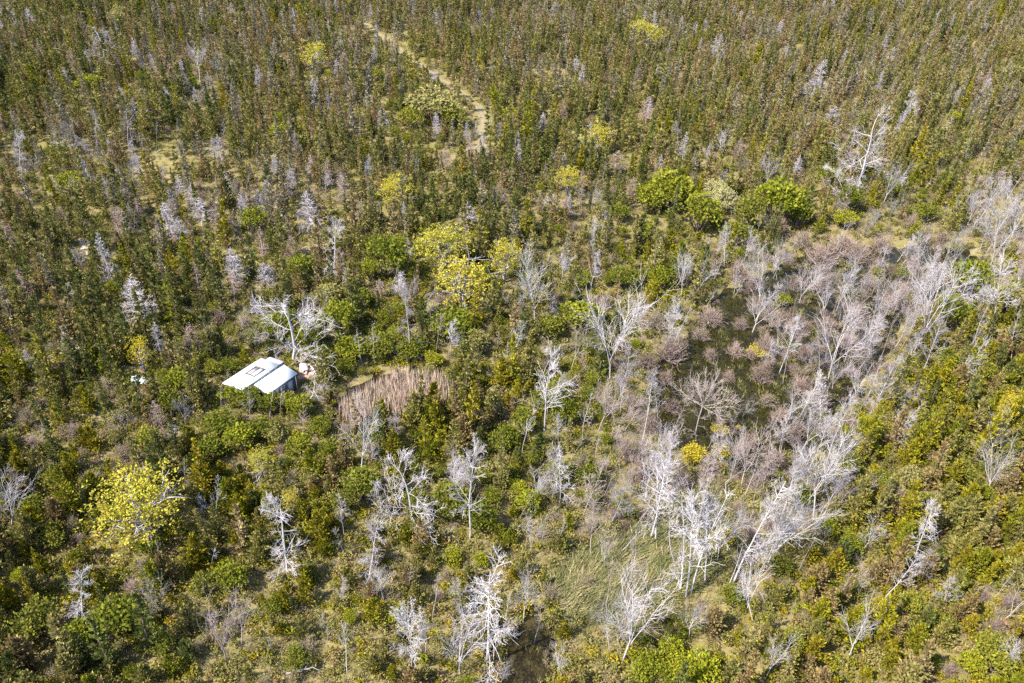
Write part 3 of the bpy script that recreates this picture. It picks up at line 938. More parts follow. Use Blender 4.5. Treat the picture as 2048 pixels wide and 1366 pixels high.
BUSH = """680 642 84 96 b|770 520 96 90 m|740 545 50 50 b|865 215 110 60 o|820 240 60 40 b|900 235 70 44 b|1340 382 110 76 b|1295 400 70 60 b|1555 410 100 96 b|1600 430 60 60 m|1500 430 70 80 m|1400 430 90 80 b|1470 470 70 50 m|720 972 90 72 m|690 1000 60 60 m|900 1010 100 84 m|830 1010 70 60 m|960 1040 80 60 m|1340 1300 66 56 l|1305 1330 60 56 b|1370 1345 70 60 l|1330 1350 56 44 b|1400 1340 90 70 l|1290 1340 80 60 b|1110 800 70 60 b|1160 640 100 56 b|1100 660 70 50 m|240 1242 120 90 m|70 1240 100 96 m|160 1270 80 70 b|1990 1315 90 80 b|462 796 60 50 b|500 800 60 54 m|540 806 56 50 m|575 800 46 50 b|600 812 56 56 b|690 730 44 40 m|860 740 30 30 o|1940 1330 60 50 l|1940 562 90 80 b|2010 600 80 60 o|1900 630 80 70 m|1121 430 30 30 l|505 442 60 56 b|560 266 54 30 b|140 367 66 40 b|165 380 50 36 o|110 1070 60 80 m|40 1150 40 70 l|1010 880 70 60 m|1050 850 60 60 m|1080 810 50 60 b|1130 830 60 70 b|1190 700 50 80 m|600 540 70 50 m|660 590 60 44 o|720 600 60 50 m|640 720 60 60 m|560 655 80 70 m|620 675 70 60 b|510 670 50 50 m|700 700 80 50 b|760 690 80 56 m|820 700 70 50 m|905 655 90 70 b|950 690 60 50 o|870 720 40 60 l|360 770 70 66 b|340 810 60 60 m|430 740 40 60 b|440 850 80 60 m|480 880 80 60 b|420 900 70 60 m|330 760 50 44 m|300 880 60 60 b|390 930 60 50 m|520 860 60 50 m|180 170 60 40 b|235 45 40 44 o|70 28 26 18 b|240 30 40 30 o|430 45 26 20 b|385 170 28 24 b|605 20 40 24 b|640 30 30 22 m|560 240 40 30 b|660 150 24 20 l|200 178 30 22 l|990 190 34 30 b|1020 225 40 24 l|755 150 30 24 b|900 460 40 30 o|1240 430 50 40 m|1200 420 40 40 o|1290 470 60 40 b|1060 560 50 40 m|1250 560 60 50 m|1320 560 60 50 b|1260 610 60 40 o|1170 560 40 40 b|1370 540 60 50 m|1700 400 60 50 m|1660 360 60 44 b|1690 440 50 40 l|1780 380 50 40 m|1850 430 60 40 m|1910 240 36 30 l|1940 265 30 24 l|2036 290 24 24 l|1870 200 40 30 o|2030 150 40 40 o|1640 250 40 30 o|1850 60 30 20 o|1120 945 60 50 m|1180 960 60 60 m|1060 1000 60 50 l|1040 980 40 60 l|1250 1020 50 40 m|1560 1135 60 40 m|1600 1000 60 60 m|1650 1060 50 50 b|1460 1200 60 44 m|1820 1210 60 50 b|1580 1290 60 50 b|1740 860 60 50 b|1850 850 60 60 m|1890 720 60 50 b|1960 740 60 50 b|1760 960 50 40 b|1700 1090 60 40 b|1860 1010 60 40 m|2010 900 50 60 m|1930 950 60 60 m|1700 930 50 50 m|1640 880 50 40 m|1820 960 60 50 o|1700 1180 60 40 m|880 1290 50 40 o|790 1230 50 40 l|905 1110 40 40 l|960 1120 40 36 l|700 1240 36 50 l|550 870 50 46 o|640 850 50 46 b|600 890 60 50 b|660 900 50 50 m|1180 1000 50 50 b|300 1100 60 44 m|460 1160 80 60 b|410 1180 60 60 m|60 1010 60 50 m|110 960 60 60 m|20 880 50 40 o|1140 290 26 22 b|1310 170 24 16 b|1350 20 24 14 b|1480 15 30 20 o|950 60 24 14 o|1110 240 30 22 o"""
TK = {'b': 'g_bright', 'm': 'g_mid', 'o': 'g_olive', 'l': 'g_lime'}
for row in BUSH.split('|'):
    a = row.split()
    put_bush(*map(float, a[:4]), TK[a[4]])

# yellow willow scrub standing in the pond
for i, (cx, cy, w, h, lab) in enumerate([(1385, 905, 62, 36, 'broad low yellow willow bush at the pond edge'), (1437, 905, 36, 44, 'small rounded yellow willow bush beside the broad one'), (1437, 855, 40, 34, 'yellow willow bush nearest the lone starburst pond tree'), (1440, 1072, 56, 44, 'yellow willow bush among white stems beyond the sedge'),
                                         (1415, 1105, 40, 44, 'faded yellow willow bush beside slender white stems'), (1515, 698, 44, 16, 'tiny flat yellow bush amid mauve pond shrubs'), (1345, 940, 30, 30, 'pale tan-yellow bush by a leaning white tree'), (1478, 850, 16, 14, 'tiny yellow tuft of bush standing in open water')]):
    p = at(cx, cy + h * .35)
    mpp = proj(p)[2] / FPX
    m2 = PR['leafy'][(i % 4) * 4][1].copy()
    m2.materials.clear()
    m2.materials.append(M['y_amber'] if i in (0, 1, 2, 3, 5, 7) else M['y_pale'])
    put('willow_bush', '', '', (m2, PR['leafy'][0][2]), p[0], p[1], (w / 2 * mpp / 1.5, w / 2 * mpp / 1.5, h * mpp * .8 / 2.6), i, 'bush', 'yellow willow bushes', label=lab, z=max(hz(p[0], p[1]), -.5))
    PLACED.append((p[0], p[1], w / 2 * mpp * .8))

# bare twiggy shrubs: centre x, y, width, height
BARE = """1455 745 40 30|1530 790 50 36|1560 820 50 40|1420 700 40 30|1500 870 50 50|1440 835 30 24|1330 745 50 40|1340 800 50 44|1590 850 50 44|1550 905 50 50|1480 640 40 36|1500 700 36 26|1340 685 90 74|1290 720 70 60|1310 640 80 60|1420 625 70 50|1400 660 50 36|1470 540 60 50|1510 600 50 50|1540 620 70 50|1590 640 60 56|1530 680 60 56|1520 735 60 60|1470 690 50 36|1640 500 90 60|1690 480 90 50|1600 480 70 50|1720 500 70 50|1760 480 60 44|1560 450 50 40|1500 560 44 40|1655 640 60 50|1690 670 60 56|1610 700 50 40|1600 760 60 44|1640 790 60 50|1710 620 60 50|1750 660 50 40|1640 560 60 50|1590 560 40 40|1780 590 60 44|1820 520 60 44|1480 890 56 56|1300 840 60 60|1260 800 60 60|1240 760 50 60|1250 890 60 70|1280 930 70 70|1200 930 50 60|1160 920 50 56|1420 930 60 50|1360 950 60 60|1560 860 40 40|1590 930 40 44|1230 1020 60 50|1180 1040 60 50|1080 1060 60 40|470 1240 50 50|450 1270 50 40|1540 1040 50 50|1500 1060 50 50|1470 1010 44 40|1780 980 60 44|1740 960 60 44|2010 1190 60 60|1990 1240 56 50|1960 1180 40 50|1890 1330 40 60|1860 1180 40 30|1820 440 50 40|1880 470 50 36|1690 840 50 40|880 1180 30 40|960 680 50 40|950 710 40 40|250 900 60 50|190 950 60 50|150 1040 50 56|160 1070 40 40|110 1340 50 40|290 1130 60 50|270 1170 60 36|230 860 50 40|60 830 70 60|150 860 60 44|380 970 40 50|1100 590 50 50|1040 620 50 50|960 600 50 50|1210 600 50 44|1740 560 50 40|1240 690 50 44|1180 600 40 40|880 600 60 50|620 430 36 40|490 640 50 50|440 630 50 44|720 420 40 50|420 660 40 44"""
for i, row in enumerate(BARE.split('|')):
    cx, cy, w, h = map(float, row.split())
    p = at(cx, cy + h * .4)
    mpp = proj(p)[2] / FPX
    rad = w / 2 * mpp
    _, cm, tm = PR['bare'][(i % 3) * 2 + (1 if cx < 1200 and i % 3 else 0)]
    tn = 'tan' if (cx < 1200 and i % 3) else 'mauve'
    put('bare_shrub', 'bare twiggy shrub', tn, (cm, tm), p[0], p[1], (rad / 1.5, rad / 1.5, max(h * mpp * .95, 1) / 2.2), i, 'shrub', 'bare twiggy shrubs', parts=('twigs', 'stems'), size='wide' if rad > 2.3 else '', z=max(hz(p[0], p[1]), -.5))
    PLACED.append((p[0], p[1], rad * .7))

exec_cabin = True
# ------------------------------------------------------------------ the cabin and what lies around it
def boxv(x0, x1, y0, y1, z0, z1):
    V = [(x, y, z) for z in (z0, z1) for y in (y0, y1) for x in (x0, x1)]
    F = [(0, 2, 3, 1), (4, 5, 7, 6), (0, 1, 5, 4), (2, 6, 7, 3), (0, 4, 6, 2), (1, 3, 7, 5)]
    return np.array(V, float), np.array(F)


def shear_box(x0, x1, y0, y1, zf0, zf1, th):
    """slab whose top rises from zf0 at x0 to zf1 at x1"""
    V = []
    for t in (-th, 0):
        for y in (y0, y1):
            for x, z in ((x0, zf0), (x1, zf1)): V.append((x, y, z + t))
    return np.array(V, float), boxv(0, 1, 0, 1, 0, 1)[1]


roof_m = surface('white roof sheet', [(.42, .42, .42), (.58, .59, .60), (.62, .63, .64), (.60, .61, .61), (.63, .64, .645)], 2.2, .5)
fascia_m = surface('grey blue shade trim', [(.13, .17, .20), (.20, .25, .28)], 3, .6)  # roof edges' blue shade put into the colour; leaning boards share it
wall_m = surface('dark weathered boards', [(.05, .055, .07), (.10, .105, .13), (.16, .16, .19)], 4, .8)
pane_m = surface('skylight pane', [(.20, .17, .20), (.30, .26, .28)], 3, .15)
panel_m = surface('white panel', [(.58, .60, .62), (.62, .63, .64)], 3, .4)
frame_m = surface('dark frame', [(.05, .045, .045), (.09, .08, .08)], 6, .6)
A0 = np.array([-37.95, 85.3])
ang = math.atan2(.849, .529)
u2, v2 = np.array([.529, .849]), np.array([.849, -.529])
GZ = hz(*(A0 + u2 * 3 + v2 * 2))
cab = empty('cabin', (A0[0], A0[1], GZ), (0, 0, ang - math.pi / 2))     # local x runs across the roof, local y along it
tag(cab, 'small cabin with flat white roofs and a framed skylight in the wood', 'cabin')
LZ = 7.2


def part(name, shapes, mat, parent=cab):
    mb = MB()
    for V, F in shapes: mb.add(V, F)
    return link(name, mb.build(name, [mat]), parent)


rf = part('roof', [shear_box(0, 3.75, 0, LZ - .45, 2.58, 3.28, .14), shear_box(1.0, 3.75, LZ - .45, LZ + .25, 2.768, 3.28, .14)], roof_m)
part('lean_to_roof', [shear_box(3.79, 6.35, 1.95, LZ + .1, 2.95, 2.6, .12)], roof_m)
part('fascia', [boxv(3.752, 3.787, 0, LZ + .25, 2.9, 3.27), boxv(6.352, 6.42, 1.95, LZ + .1, 2.42, 2.59), boxv(3.79, 6.35, 1.90, 1.947, 2.40, 2.58), boxv(-.06, -.002, 0, LZ - .45, 2.42, 2.585)], fascia_m)
part('wall', [boxv(.25, 3.6, .3, .42, -.3, 2.5), boxv(.25, .37, .42, LZ - .6, -.3, 2.45), boxv(.25, 3.6, LZ - .6, LZ - .48, -.3, 2.5), boxv(3.48, 3.6, .42, LZ - .6, -.3, 3.0)], wall_m)
lw = part('lean_to_wall', [boxv(4.05, 6.1, 2.5, 2.6, -.3, 2.42), boxv(6.0, 6.1, 2.6, LZ - .2, -.3, 2.42), boxv(4.05, 6.0, LZ - .3, LZ - .2, -.3, 2.42)], wall_m)
win = part('window', [boxv(6.102, 6.13, 4.0, 4.9, 1.1, 1.9)], pane_m)
part('window_frame', [boxv(6.105, 6.16, 3.92, 4.0, 1.02, 1.98), boxv(6.105, 6.16, 4.9, 4.98, 1.02, 1.98), boxv(6.105, 6.16, 4.0, 4.9, 1.9, 1.98), boxv(6.105, 6.16, 4.0, 4.9, 1.02, 1.1)], panel_m, win)
part('door', [boxv(6.102, 6.15, 5.6, 6.4, -.1, 1.9)], surface('door boards', [(.30, .33, .36), (.42, .45, .48)], 4, .6))
for yy in (2.05, 4.2, 6.9):
    part('post', [boxv(6.2, 6.3, yy, yy + .1, -.3, 2.44)], panel_m)
sl_ = math.atan2(.7, 3.75)


def rz_(x): return 2.58 + .70 * x / 3.75


sk = part('skylight', [shear_box(x0, x1, y0, y1, rz_(x0) + .10, rz_(x1) + .10, .10) for x0, x1, y0, y1 in ((1.05, 2.95, 2.9, 3.1), (1.05, 2.95, 4.7, 4.9), (1.05, 1.25, 3.1, 4.7), (2.75, 2.95, 3.1, 4.7), (1.94, 2.08, 3.1, 4.7))], frame_m)
part('pane', [shear_box(1.25, 1.94, 3.1, 4.7, rz_(1.25) + .06, rz_(1.94) + .06, .04)], pane_m, sk)
part('pane', [shear_box(2.08, 2.75, 3.1, 4.7, rz_(2.08) + .06, rz_(2.75) + .06, .04)], panel_m, sk)
PLACED += [(*(A0 + u2 * a + v2 * b), 2.2) for a in (.5, 2, 4, 6) for b in (1, 3, 5)]

pinkw = surface('pinkish boards', [(.36, .24, .22), (.46, .34, .31)], 5, .8)
palew = surface('pale board', [(.52, .45, .44), (.58, .52, .51)], 3, .7)
greyw = surface('grey boards', [(.28, .24, .22), (.40, .36, .33)], 5, .8)


def small(name, shapes, mat, px, py, rz, label, cat, rot=(0, 0), lift=0.05, group=None):
    p = at(px, py)
    mb = MB()
    for V, F in shapes: mb.add(V, F)
    o = link(name, mb.build(name, [mat]))
    o.location = (p[0], p[1], hz(p[0], p[1]) + lift)
    o.rotation_euler = (rot[0], rot[1], rz)
    return tag(o, label, cat, group)


def slats(n, w, L, gap, t):
    return [boxv(i * (w + gap), i * (w + gap) + w, 0, L, 0, t) for i in range(n)]


small('table_top', [boxv(-.55, .55, -.8, .8, .55, .62), boxv(-.45, -.38, -.7, -.63, 0, .55), boxv(.38, .45, -.7, -.63, 0, .55), boxv(-.45, -.38, .63, .7, 0, .55), boxv(.38, .45, .63, .7, 0, .55)], palew, 608, 737, .25,
      'pale flat board on short legs in the pinkish yard beside the cabin', 'table').name = 'board_table'
small('slatted_crate', [boxv(-.45, .45, -.4, .4, 0, .12)] + [boxv(-.45, .45, -.4, -.34, .16 + k * .22, .32 + k * .22) for k in range(3)] + [boxv(-.45, -.4, -.33, .4, .16 + k * .22, .32 + k * .22) for k in range(3)] + [boxv(.4, .45, -.33, .4, .16 + k * .22, .32 + k * .22) for k in range(3)],
      greyw, 604, 723, .2, 'grey slatted crate behind the pale board table in the yard', 'crate')
fr = MB()
for a, b in (((-1, 0, 0), (-.9, 0, 1.1)), ((1, 0, 0), (.9, 0, 1.2)), ((-1, 1, 0), (-.9, 1, 1.1)), ((1, 1, 0), (.9, 1, 1.2)), ((-1, 0, 1.1), (1, 0, 1.2)), ((-1, 1, 1.1), (1, 1, 1.2)), ((-.9, 0, 1.1), (-.9, 1, 1.1)), ((.9, 0, 1.2), (.9, 1, 1.2)), ((-.9, 0, .2), (.9, 1, .9))):
    tube(fr, [a, b], .05, 5)
p_ = at(620, 722)
o_ = link('pole_frame', fr.build('pole_frame', [greyw]))
o_.location, o_.rotation_euler = (p_[0], p_[1], hz(p_[0], p_[1])), (0, 0, .5)
tag(o_, 'dark rough pole frame at the back of the pinkish yard', 'frame')
for i, (px, py, rz, L) in enumerate([(622, 731, .4, 2.2), (626, 734, -.5, 1.8), (631, 729, .9, 2.0), (618, 737, 1.2, 1.6), (636, 736, .1, 1.5), (628, 741, .6, 1.7), (614, 742, -.2, 1.4)]):
    small('plank', [boxv(-.11, .11, -L / 2, L / 2, 0, .06)], [pinkw, palew][i in (4, 5)], px, py, rz, 'loose plank scattered on the pinkish yard beside the cabin', 'plank', (.04 * (i % 3), .1), .1 + .03 * i, 'loose planks in the yard')
for i, (k, z0) in enumerate([(0.2, 0), (.6, .02), (1.1, .0), (1.5, .04)]):
    q = A0 + u2 * (1.7 - i * .12) + v2 * (4.2 + k)
    V, F = boxv(-.1, .1, -.04, .04, 0, 2.3)
    o = link('leaning_board', mesh_np('leaning_board', V, F, [panel_m if i % 2 else fascia_m]))
    o.location, o.rotation_euler = (q[0], q[1], GZ), (-.35 + .1 * i, .35 - .2 * i, ang)
    tag(o, 'bluish board leaning under the near end of the lower cabin roof', 'board', 'boards leaning on the cabin')


def tarp(name, px, py, rx, ry, h, seed, mat, label):
    R = np.random.default_rng(seed)
    n, mrings = 26, 8
    V = [(0, 0, h)]
    for r in range(1, mrings + 1):
        f = r / mrings
        for k in range(n):
            a = k * 6.283 / n
            w = 1 + .10 * math.sin(3 * a + seed) + .07 * R.normal()
            V.append((rx * f * w * math.cos(a), ry * f * w * math.sin(a), h * (1 - f ** 2.4) * (1 + .10 * R.normal()) + .02))
    V = np.array(V)
    F3 = [(0, 1 + k, 1 + (k + 1) % n) for k in range(n)]
    F4 = [(1 + (r - 1) * n + k, 1 + r * n + k, 1 + r * n + (k + 1) % n, 1 + (r - 1) * n + (k + 1) % n) for r in range(1, mrings) for k in range(n)]
    p = at(px, py)
    o = link(name, mesh_np(name, V, [np.array(F3), np.array(F4)], [mat]))
    o.location = (p[0], p[1], hz(p[0], p[1]) + .55)
    PLACED.append((p[0], p[1], 1.6))
    PLACED.append((p[0] + 1, p[1] - 2.2, 1.6))
    return tag(o, label, 'tarp')


tarp('tarp_heap', 274, 768, .62, .5, .75, 3, surface('tarp', [(.16, .19, .22), (.27, .31, .34), (.36, .39, .40)], 6, .6), 'crumpled pale blue tarp heap below the amber yellow tree')
V, F = np.array([(-.5, -.4, 0), (.6, -.35, 0), (.55, .5, .02), (-.45, .5, 0), (-.05, -.4, .75), (.0, .5, .8)], float), np.array([(0, 4, 5, 3), (1, 2, 5, 4)])
p_ = at(288, 772)
o_ = link('folded_sheet', mesh_np('folded_sheet', V, [F, np.array([(0, 1, 4), (2, 3, 5)])], [surface('pale green sheet', [(.26, .32, .29), (.36, .41, .38)], 3, .5)]))
o_.location = (p_[0], p_[1], hz(p_[0], p_[1]) + .5)
tag(o_, 'small pale green folded sheet beside the crumpled tarp heap', 'sheet')

# fallen trunks
for i, (x0, y0, x1, y1, lab) in enumerate([(868, 1080, 898, 1072, 'short pale log lying across low scrub below the tall-stemmed white tree'), (575, 1358, 628, 1346, 'white fallen branches lying in dry scrub at the bottom edge'), (1700, 655, 1742, 657, 'long pale fallen trunk across the swamp between white trees'), (1005, 1270, 1030, 1272, 'thin white fallen branch beside the brown pool'),
                                          (1280, 1345, 1300, 1330, 'short white fallen limb in scrub beside the lime bushes'), (1905, 772, 1960, 700, 'long bleached trunk toppled into the green scrub')]):
    a, b = at(x0, y0), at(x1, y1)
    R = np.random.default_rng(900 + i)
    mb, br = MB(), MB()
    L = np.linalg.norm(b - a)
    pts, _ = wander(R, (0, 0, .35), (1, 0, .02), L, 6, .05)
    tube(mb, pts, np.linspace(.11, .04, 7), 6)
    for k in range(9):
        q = pts[R.integers(2, 7)]
        pp, dd = wander(R, q, (.6, R.normal(0, .8), abs(R.normal(.3, .4))), R.uniform(.6, 1.8), 4, .15)
        tube(br, pp, np.linspace(.05, .015, 5), 3)
    o = empty('fallen_log', (a[0], a[1], hz(a[0], a[1]) + .45), (0, 0, math.atan2(b[1] - a[1], b[0] - a[0])))
    link('trunk', mb.build('log_trunk', [M['b_grey']]), o)
    link('branches', br.build('log_branches', [M['b_grey']]), o)
    tag(o, lab, 'fallen log')

# ------------------------------------------------------------------ scatter of the wood
PL = np.array(PLACED)
cell = {}
for x, y, r in PL: cell.setdefault((int(x // 6), int(y // 6)), []).append((x, y, r))


def clash(x, y, pad):
    for i in (-1, 0, 1):
        for j in (-1, 0, 1):
            for a, b, r in cell.get((int(x // 6) + i, int(y // 6) + j), ()):
                if (x - a) ** 2 + (y - b) ** 2 < (r + pad) ** 2: return True
    return False


TABLE = {   # what grows in each kind of stand: share of cells per plant, then the tints
    'C': dict(cedar=.60, silver=.025, leafy=.018, bare=.14, t=dict(cedar=(.42, .22, .16, .05, .15), leafy=(.3, .2, .5, 0))),
    'K': dict(cedar=.40, silver=.12, leafy=.05, bare=.22, t=dict(cedar=(.30, .28, .22, .02, .18), leafy=(.4, .2, .4, 0))),
    'S': dict(cedar=.46, silver=.03, leafy=.03, bare=.08, t=dict(cedar=(.44, .30, .20, .03, .03), leafy=(.4, .1, .5, 0))),
    'D': dict(cedar=.66, silver=.03, leafy=.03, bare=.05, t=dict(cedar=(.40, .10, .38, .10, .02), leafy=(.4, .4, .2, 0))),
    'M': dict(cedar=.40, silver=.03, leafy=.12, bare=.20, t=dict(cedar=(.42, .24, .20, .10, .04), leafy=(.35, .35, .3, 0))),
    'G': dict(cedar=.22, juniper=.12, leafy=.24, bare=.12, t=dict(cedar=(.45, .10, .25, .20, 0), leafy=(.40, .42, .18, 0), juniper=(.3, .4, .25, .05))),
    'J': dict(cedar=.26, juniper=.48, leafy=.06, bare=.07, t=dict(cedar=(.35, .15, .15, .35, 0), juniper=(.42, .30, .13, .15), leafy=(.4, .4, .2, 0))),
    'B': dict(juniper=.36, leafy=.07, bare=.12, t=dict(juniper=(.36, .40, .08, .16), leafy=(.2, .3, .45, .05))),
    'T': dict(bare=.30, leafy=.04, juniper=.04, t=dict(leafy=(.3, .4, .3, 0), juniper=(.3, .4, .2, .1))),
    'Y': dict(bare=.05, leafy=.01, t=dict(leafy=(.2, .2, .6, 0)))}
NT = {'cedar': TINTS, 'juniper': ['c_gold', 'c_olive', 'c_dark', 'c_brown'], 'leafy': ['g_bright', 'g_mid', 'g_olive', 'g_lime'], 'bare': ['t_mauve', 't_tan'], 'silver': ['t_grey', 't_mauve']}
SC = {k: [] for k in NT}
STEP = 1.9
cand = []
yrow = [36.0]
while yrow[-1] < 350: yrow.append(yrow[-1] + (1.6 if yrow[-1] < 112 else STEP if yrow[-1] < 150 else 1.7))
for yy in yrow:
    half = 62 + (yy - 40) * .47
    for xx in np.arange(-half - 8, half + 8, 1.6 if yy < 112 else STEP if yy < 150 else 1.7):
        cand.append((xx + rng.uniform(-.6, .6) * STEP, yy + rng.uniform(-.6, .6) * STEP))
cand = np.array(cand)
in_pond, in_open = sdist(cand, POND), np.minimum(sdist(cand, OPEN), sdist(cand, OPEN2))
in_reed, in_pool = sdist(cand, REEDW), sdist(cand, POOL)
in_sedge, in_clear = sdist(cand, SEDGE), sdist(cand, CLEAR)
d_track = np.min([seg_dist(cand, A) - w / 2 for A, w in zip(TRACK, TRACKW)], axis=0)
in_glade = np.min([sdist(cand, A) for A in GLADES], axis=0)
pxx, pyy, dep = proj(np.column_stack([cand, np.full(len(cand), 1.5)]))
hts = height(cand)
for i, (x, y) in enumerate(cand):
    if in_open[i] < .6 or in_reed[i] < .5 or in_pool[i] < .6 or in_clear[i] < .6 or d_track[i] < .9: continue
    if in_glade[i] < 0 and rng.uniform() < .6: continue
    z = zone(pxx[i], pyy[i])
    if in_pond[i] < 0: z = 'T'
    if in_sedge[i] < 0: z = 'Y'
    tb = TABLE[z]
    drift = math.sin(x * .083 + 2 * math.sin(y * .041)) * math.sin(y * .067 + 1.7 * math.sin(x * .037)) + .5 * math.sin(x * .19 + y * .15)
    u = rng.uniform() + .16 * max(0, drift - .25)
    for k in ('cedar', 'juniper', 'silver', 'leafy', 'bare'):
        u -= tb.get(k, 0)
        if u < 0: break
    else:
        continue
    if k == 'silver' and len([1 for s in SC['silver']]) > 700: k = 'cedar'
    if k in ('cedar', 'juniper') and (in_pond[i] < .8): continue
    if clash(x, y, {'cedar': .8, 'juniper': .9, 'leafy': .7, 'bare': .5, 'silver': .8}[k]): continue
    # keep the line of sight to the track clear on its near side
    if k == 'cedar' and d_track[i] < 7 and rng.uniform() < .55:
        dt = min(seg_dist(np.array([[x, y + 5.5]]), A)[0] for A in TRACK[:2])
        if dt < 4.0: continue
    if k == 'bare':
        t = 0 if rng.uniform() < (.75 if z in 'TK' else .3) else 1
    elif k == 'silver':
        t = 0 if rng.uniform() < .55 else 1
    else:
        w_ = np.array(tb['t'][k], float)
        if k == 'cedar':
            w_ = w_ * np.array([1, math.exp(1.1 * drift), math.exp(-.6 * drift), 1, math.exp(1.3 * drift) * (2.2 if y > 190 else 1)])
        t = int(rng.choice(len(w_), p=w_ / w_.sum()))
    big = rng.uniform()
    if k == 'cedar':
        s = (.42 + .95 * big ** 1.7) * (.95 if z in 'CS' else 1.05)
    elif k == 'juniper': s = (.62 + .7 * big) if z == 'J' else (.4 + .55 * big)
    elif k == 'leafy': s = .35 + .6 * big
    elif k == 'bare': s = .45 + .55 * big
    else: s = .5 + .4 * big
    SC[k].append((x, y, hts[i], s, t, dep[i], pxx[i], pyy[i]))

# slender bare saplings crowding the swamp and hazing the far wood
nsap = 0
SAPZ = {'T': .20, 'Y': .05, 'B': .05, 'G': .03, 'M': .045, 'K': .16, 'S': .06, 'C': .012, 'J': .012, 'D': .015}
saps = []
for i in rng.permutation(len(cand)):
    x, y = cand[i]
    if not (8 < pxx[i] < 2040 and 60 < pyy[i] < 1362): continue
    if in_open[i] < -.5 or in_reed[i] < 0 or in_clear[i] < .6 or d_track[i] < 1: continue
    z = zone(pxx[i], pyy[i], .2)
    if in_pond[i] < 0: z = 'T'
    if rng.uniform() > SAPZ[z] or clash(x, y, .15): continue
    if z in 'KSC' and y < 115: continue
    saps.append((x, y, z, dep[i]))
saps.sort(key=lambda q: (q[2] not in 'TYB', q[3]))
for x, y, z, dd in saps[:292]:
    st = rng.choice(['slim', 'pole', 'vase'], p=[.5, .25, .25])
    tn = rng.choice(['w', 'g', 'p'], p=[.3, .4, .3] if z in 'TYB' else [.15, .55, .3])
    v = random.choice(DEAD[st])[TONE[tn]]
    h = rng.uniform(4.2, 8.2) if z in 'TYB' else rng.uniform(3.6, 6.5)
    w = h / 10 * (rng.uniform(.65, .95) if z in 'TYB' else rng.uniform(.8, 1.1))
    put('bare_sapling', 'bare slender sapling' if st == 'slim' else 'bare straight sapling' if st == 'pole' else 'bare forked sapling', TW[tn], v, x, y, (w, w, h / 10), rng.uniform(0, 6.28), 'sapling', 'bare saplings crowding the wood and swamp',
        (rng.normal(.12, .12) if x > 0 else rng.normal(0, .08), rng.normal(0, .08)), parts=('branches', 'trunk'), size='tall' if h > 7 else 'short' if h < 5 else '', z=max(hz(x, y), -.9))
    PLACED.append((x, y, .3))

KIND = {'cedar': ('cedar_tree', 'cedar', 'conifer', 'living cedars of the wood'), 'juniper': ('juniper_shrub', 'rounded juniper', 'juniper', 'rounded junipers of the near scrub'),
        'leafy': ('leafy_bush', 'leafy bush', 'bush', 'green leafy bushes'), 'bare': ('bare_shrub', 'bare twiggy shrub', 'shrub', 'bare twiggy shrubs'), 'silver': ('dead_cedar', 'dead twiggy cedar', 'dead conifer', SGROUP)}
TWD = {'c_olive': 'olive', 'c_brown': 'brown', 'c_dark': 'dark green', 'c_gold': 'golden', 'c_grey': 'greyish', 'g_bright': 'bright green', 'g_mid': 'dark green', 'g_olive': 'pale olive', 'g_lime': 'lime yellow-green', 't_mauve': 'mauve', 't_tan': 'tan', 't_grey': 'silver'}
LIMIT = {'cedar': 296, 'juniper': 290, 'leafy': 120, 'bare': 190, 'silver': 200}
STUFF = {}
for k, rows in SC.items():
    rows.sort(key=lambda r: r[5] / r[3])
    name, noun, cat, grp = KIND[k]
    cnt = 0
    rest = []
    for (x, y, z, s, t, d, px, py) in rows:
        opts = [q for q in PR[k] if q[0] == NT[k][t]]
        j = int(rng.integers(len(opts)))
        inframe = 6 < px < 2042 and 10 < py < 1360
        rz, w = rng.uniform(0, 6.28), s * rng.uniform(.88, 1.15)
        if cnt < LIMIT[k] and inframe:
            tn = 'mauve grey' if (k == 'silver' and t) else TWD[NT[k][t]]
            put(name, noun, tn, opts[j][1:], x, y, (w, w, s), rz, cat, grp, (rng.normal(0, .03), rng.normal(0, .03)), parts=('twigs', 'stems') if k in ('bare', 'silver') else ('crown', 'trunk'),
                size='tall' if s > .95 else 'small' if s < .68 else '', z=max(z, -.5))
            cnt += 1
        else:
            rest.append((x, y, max(z, -.5), s, w, rz, PR[k].index(opts[j])))
    STUFF[k] = rest


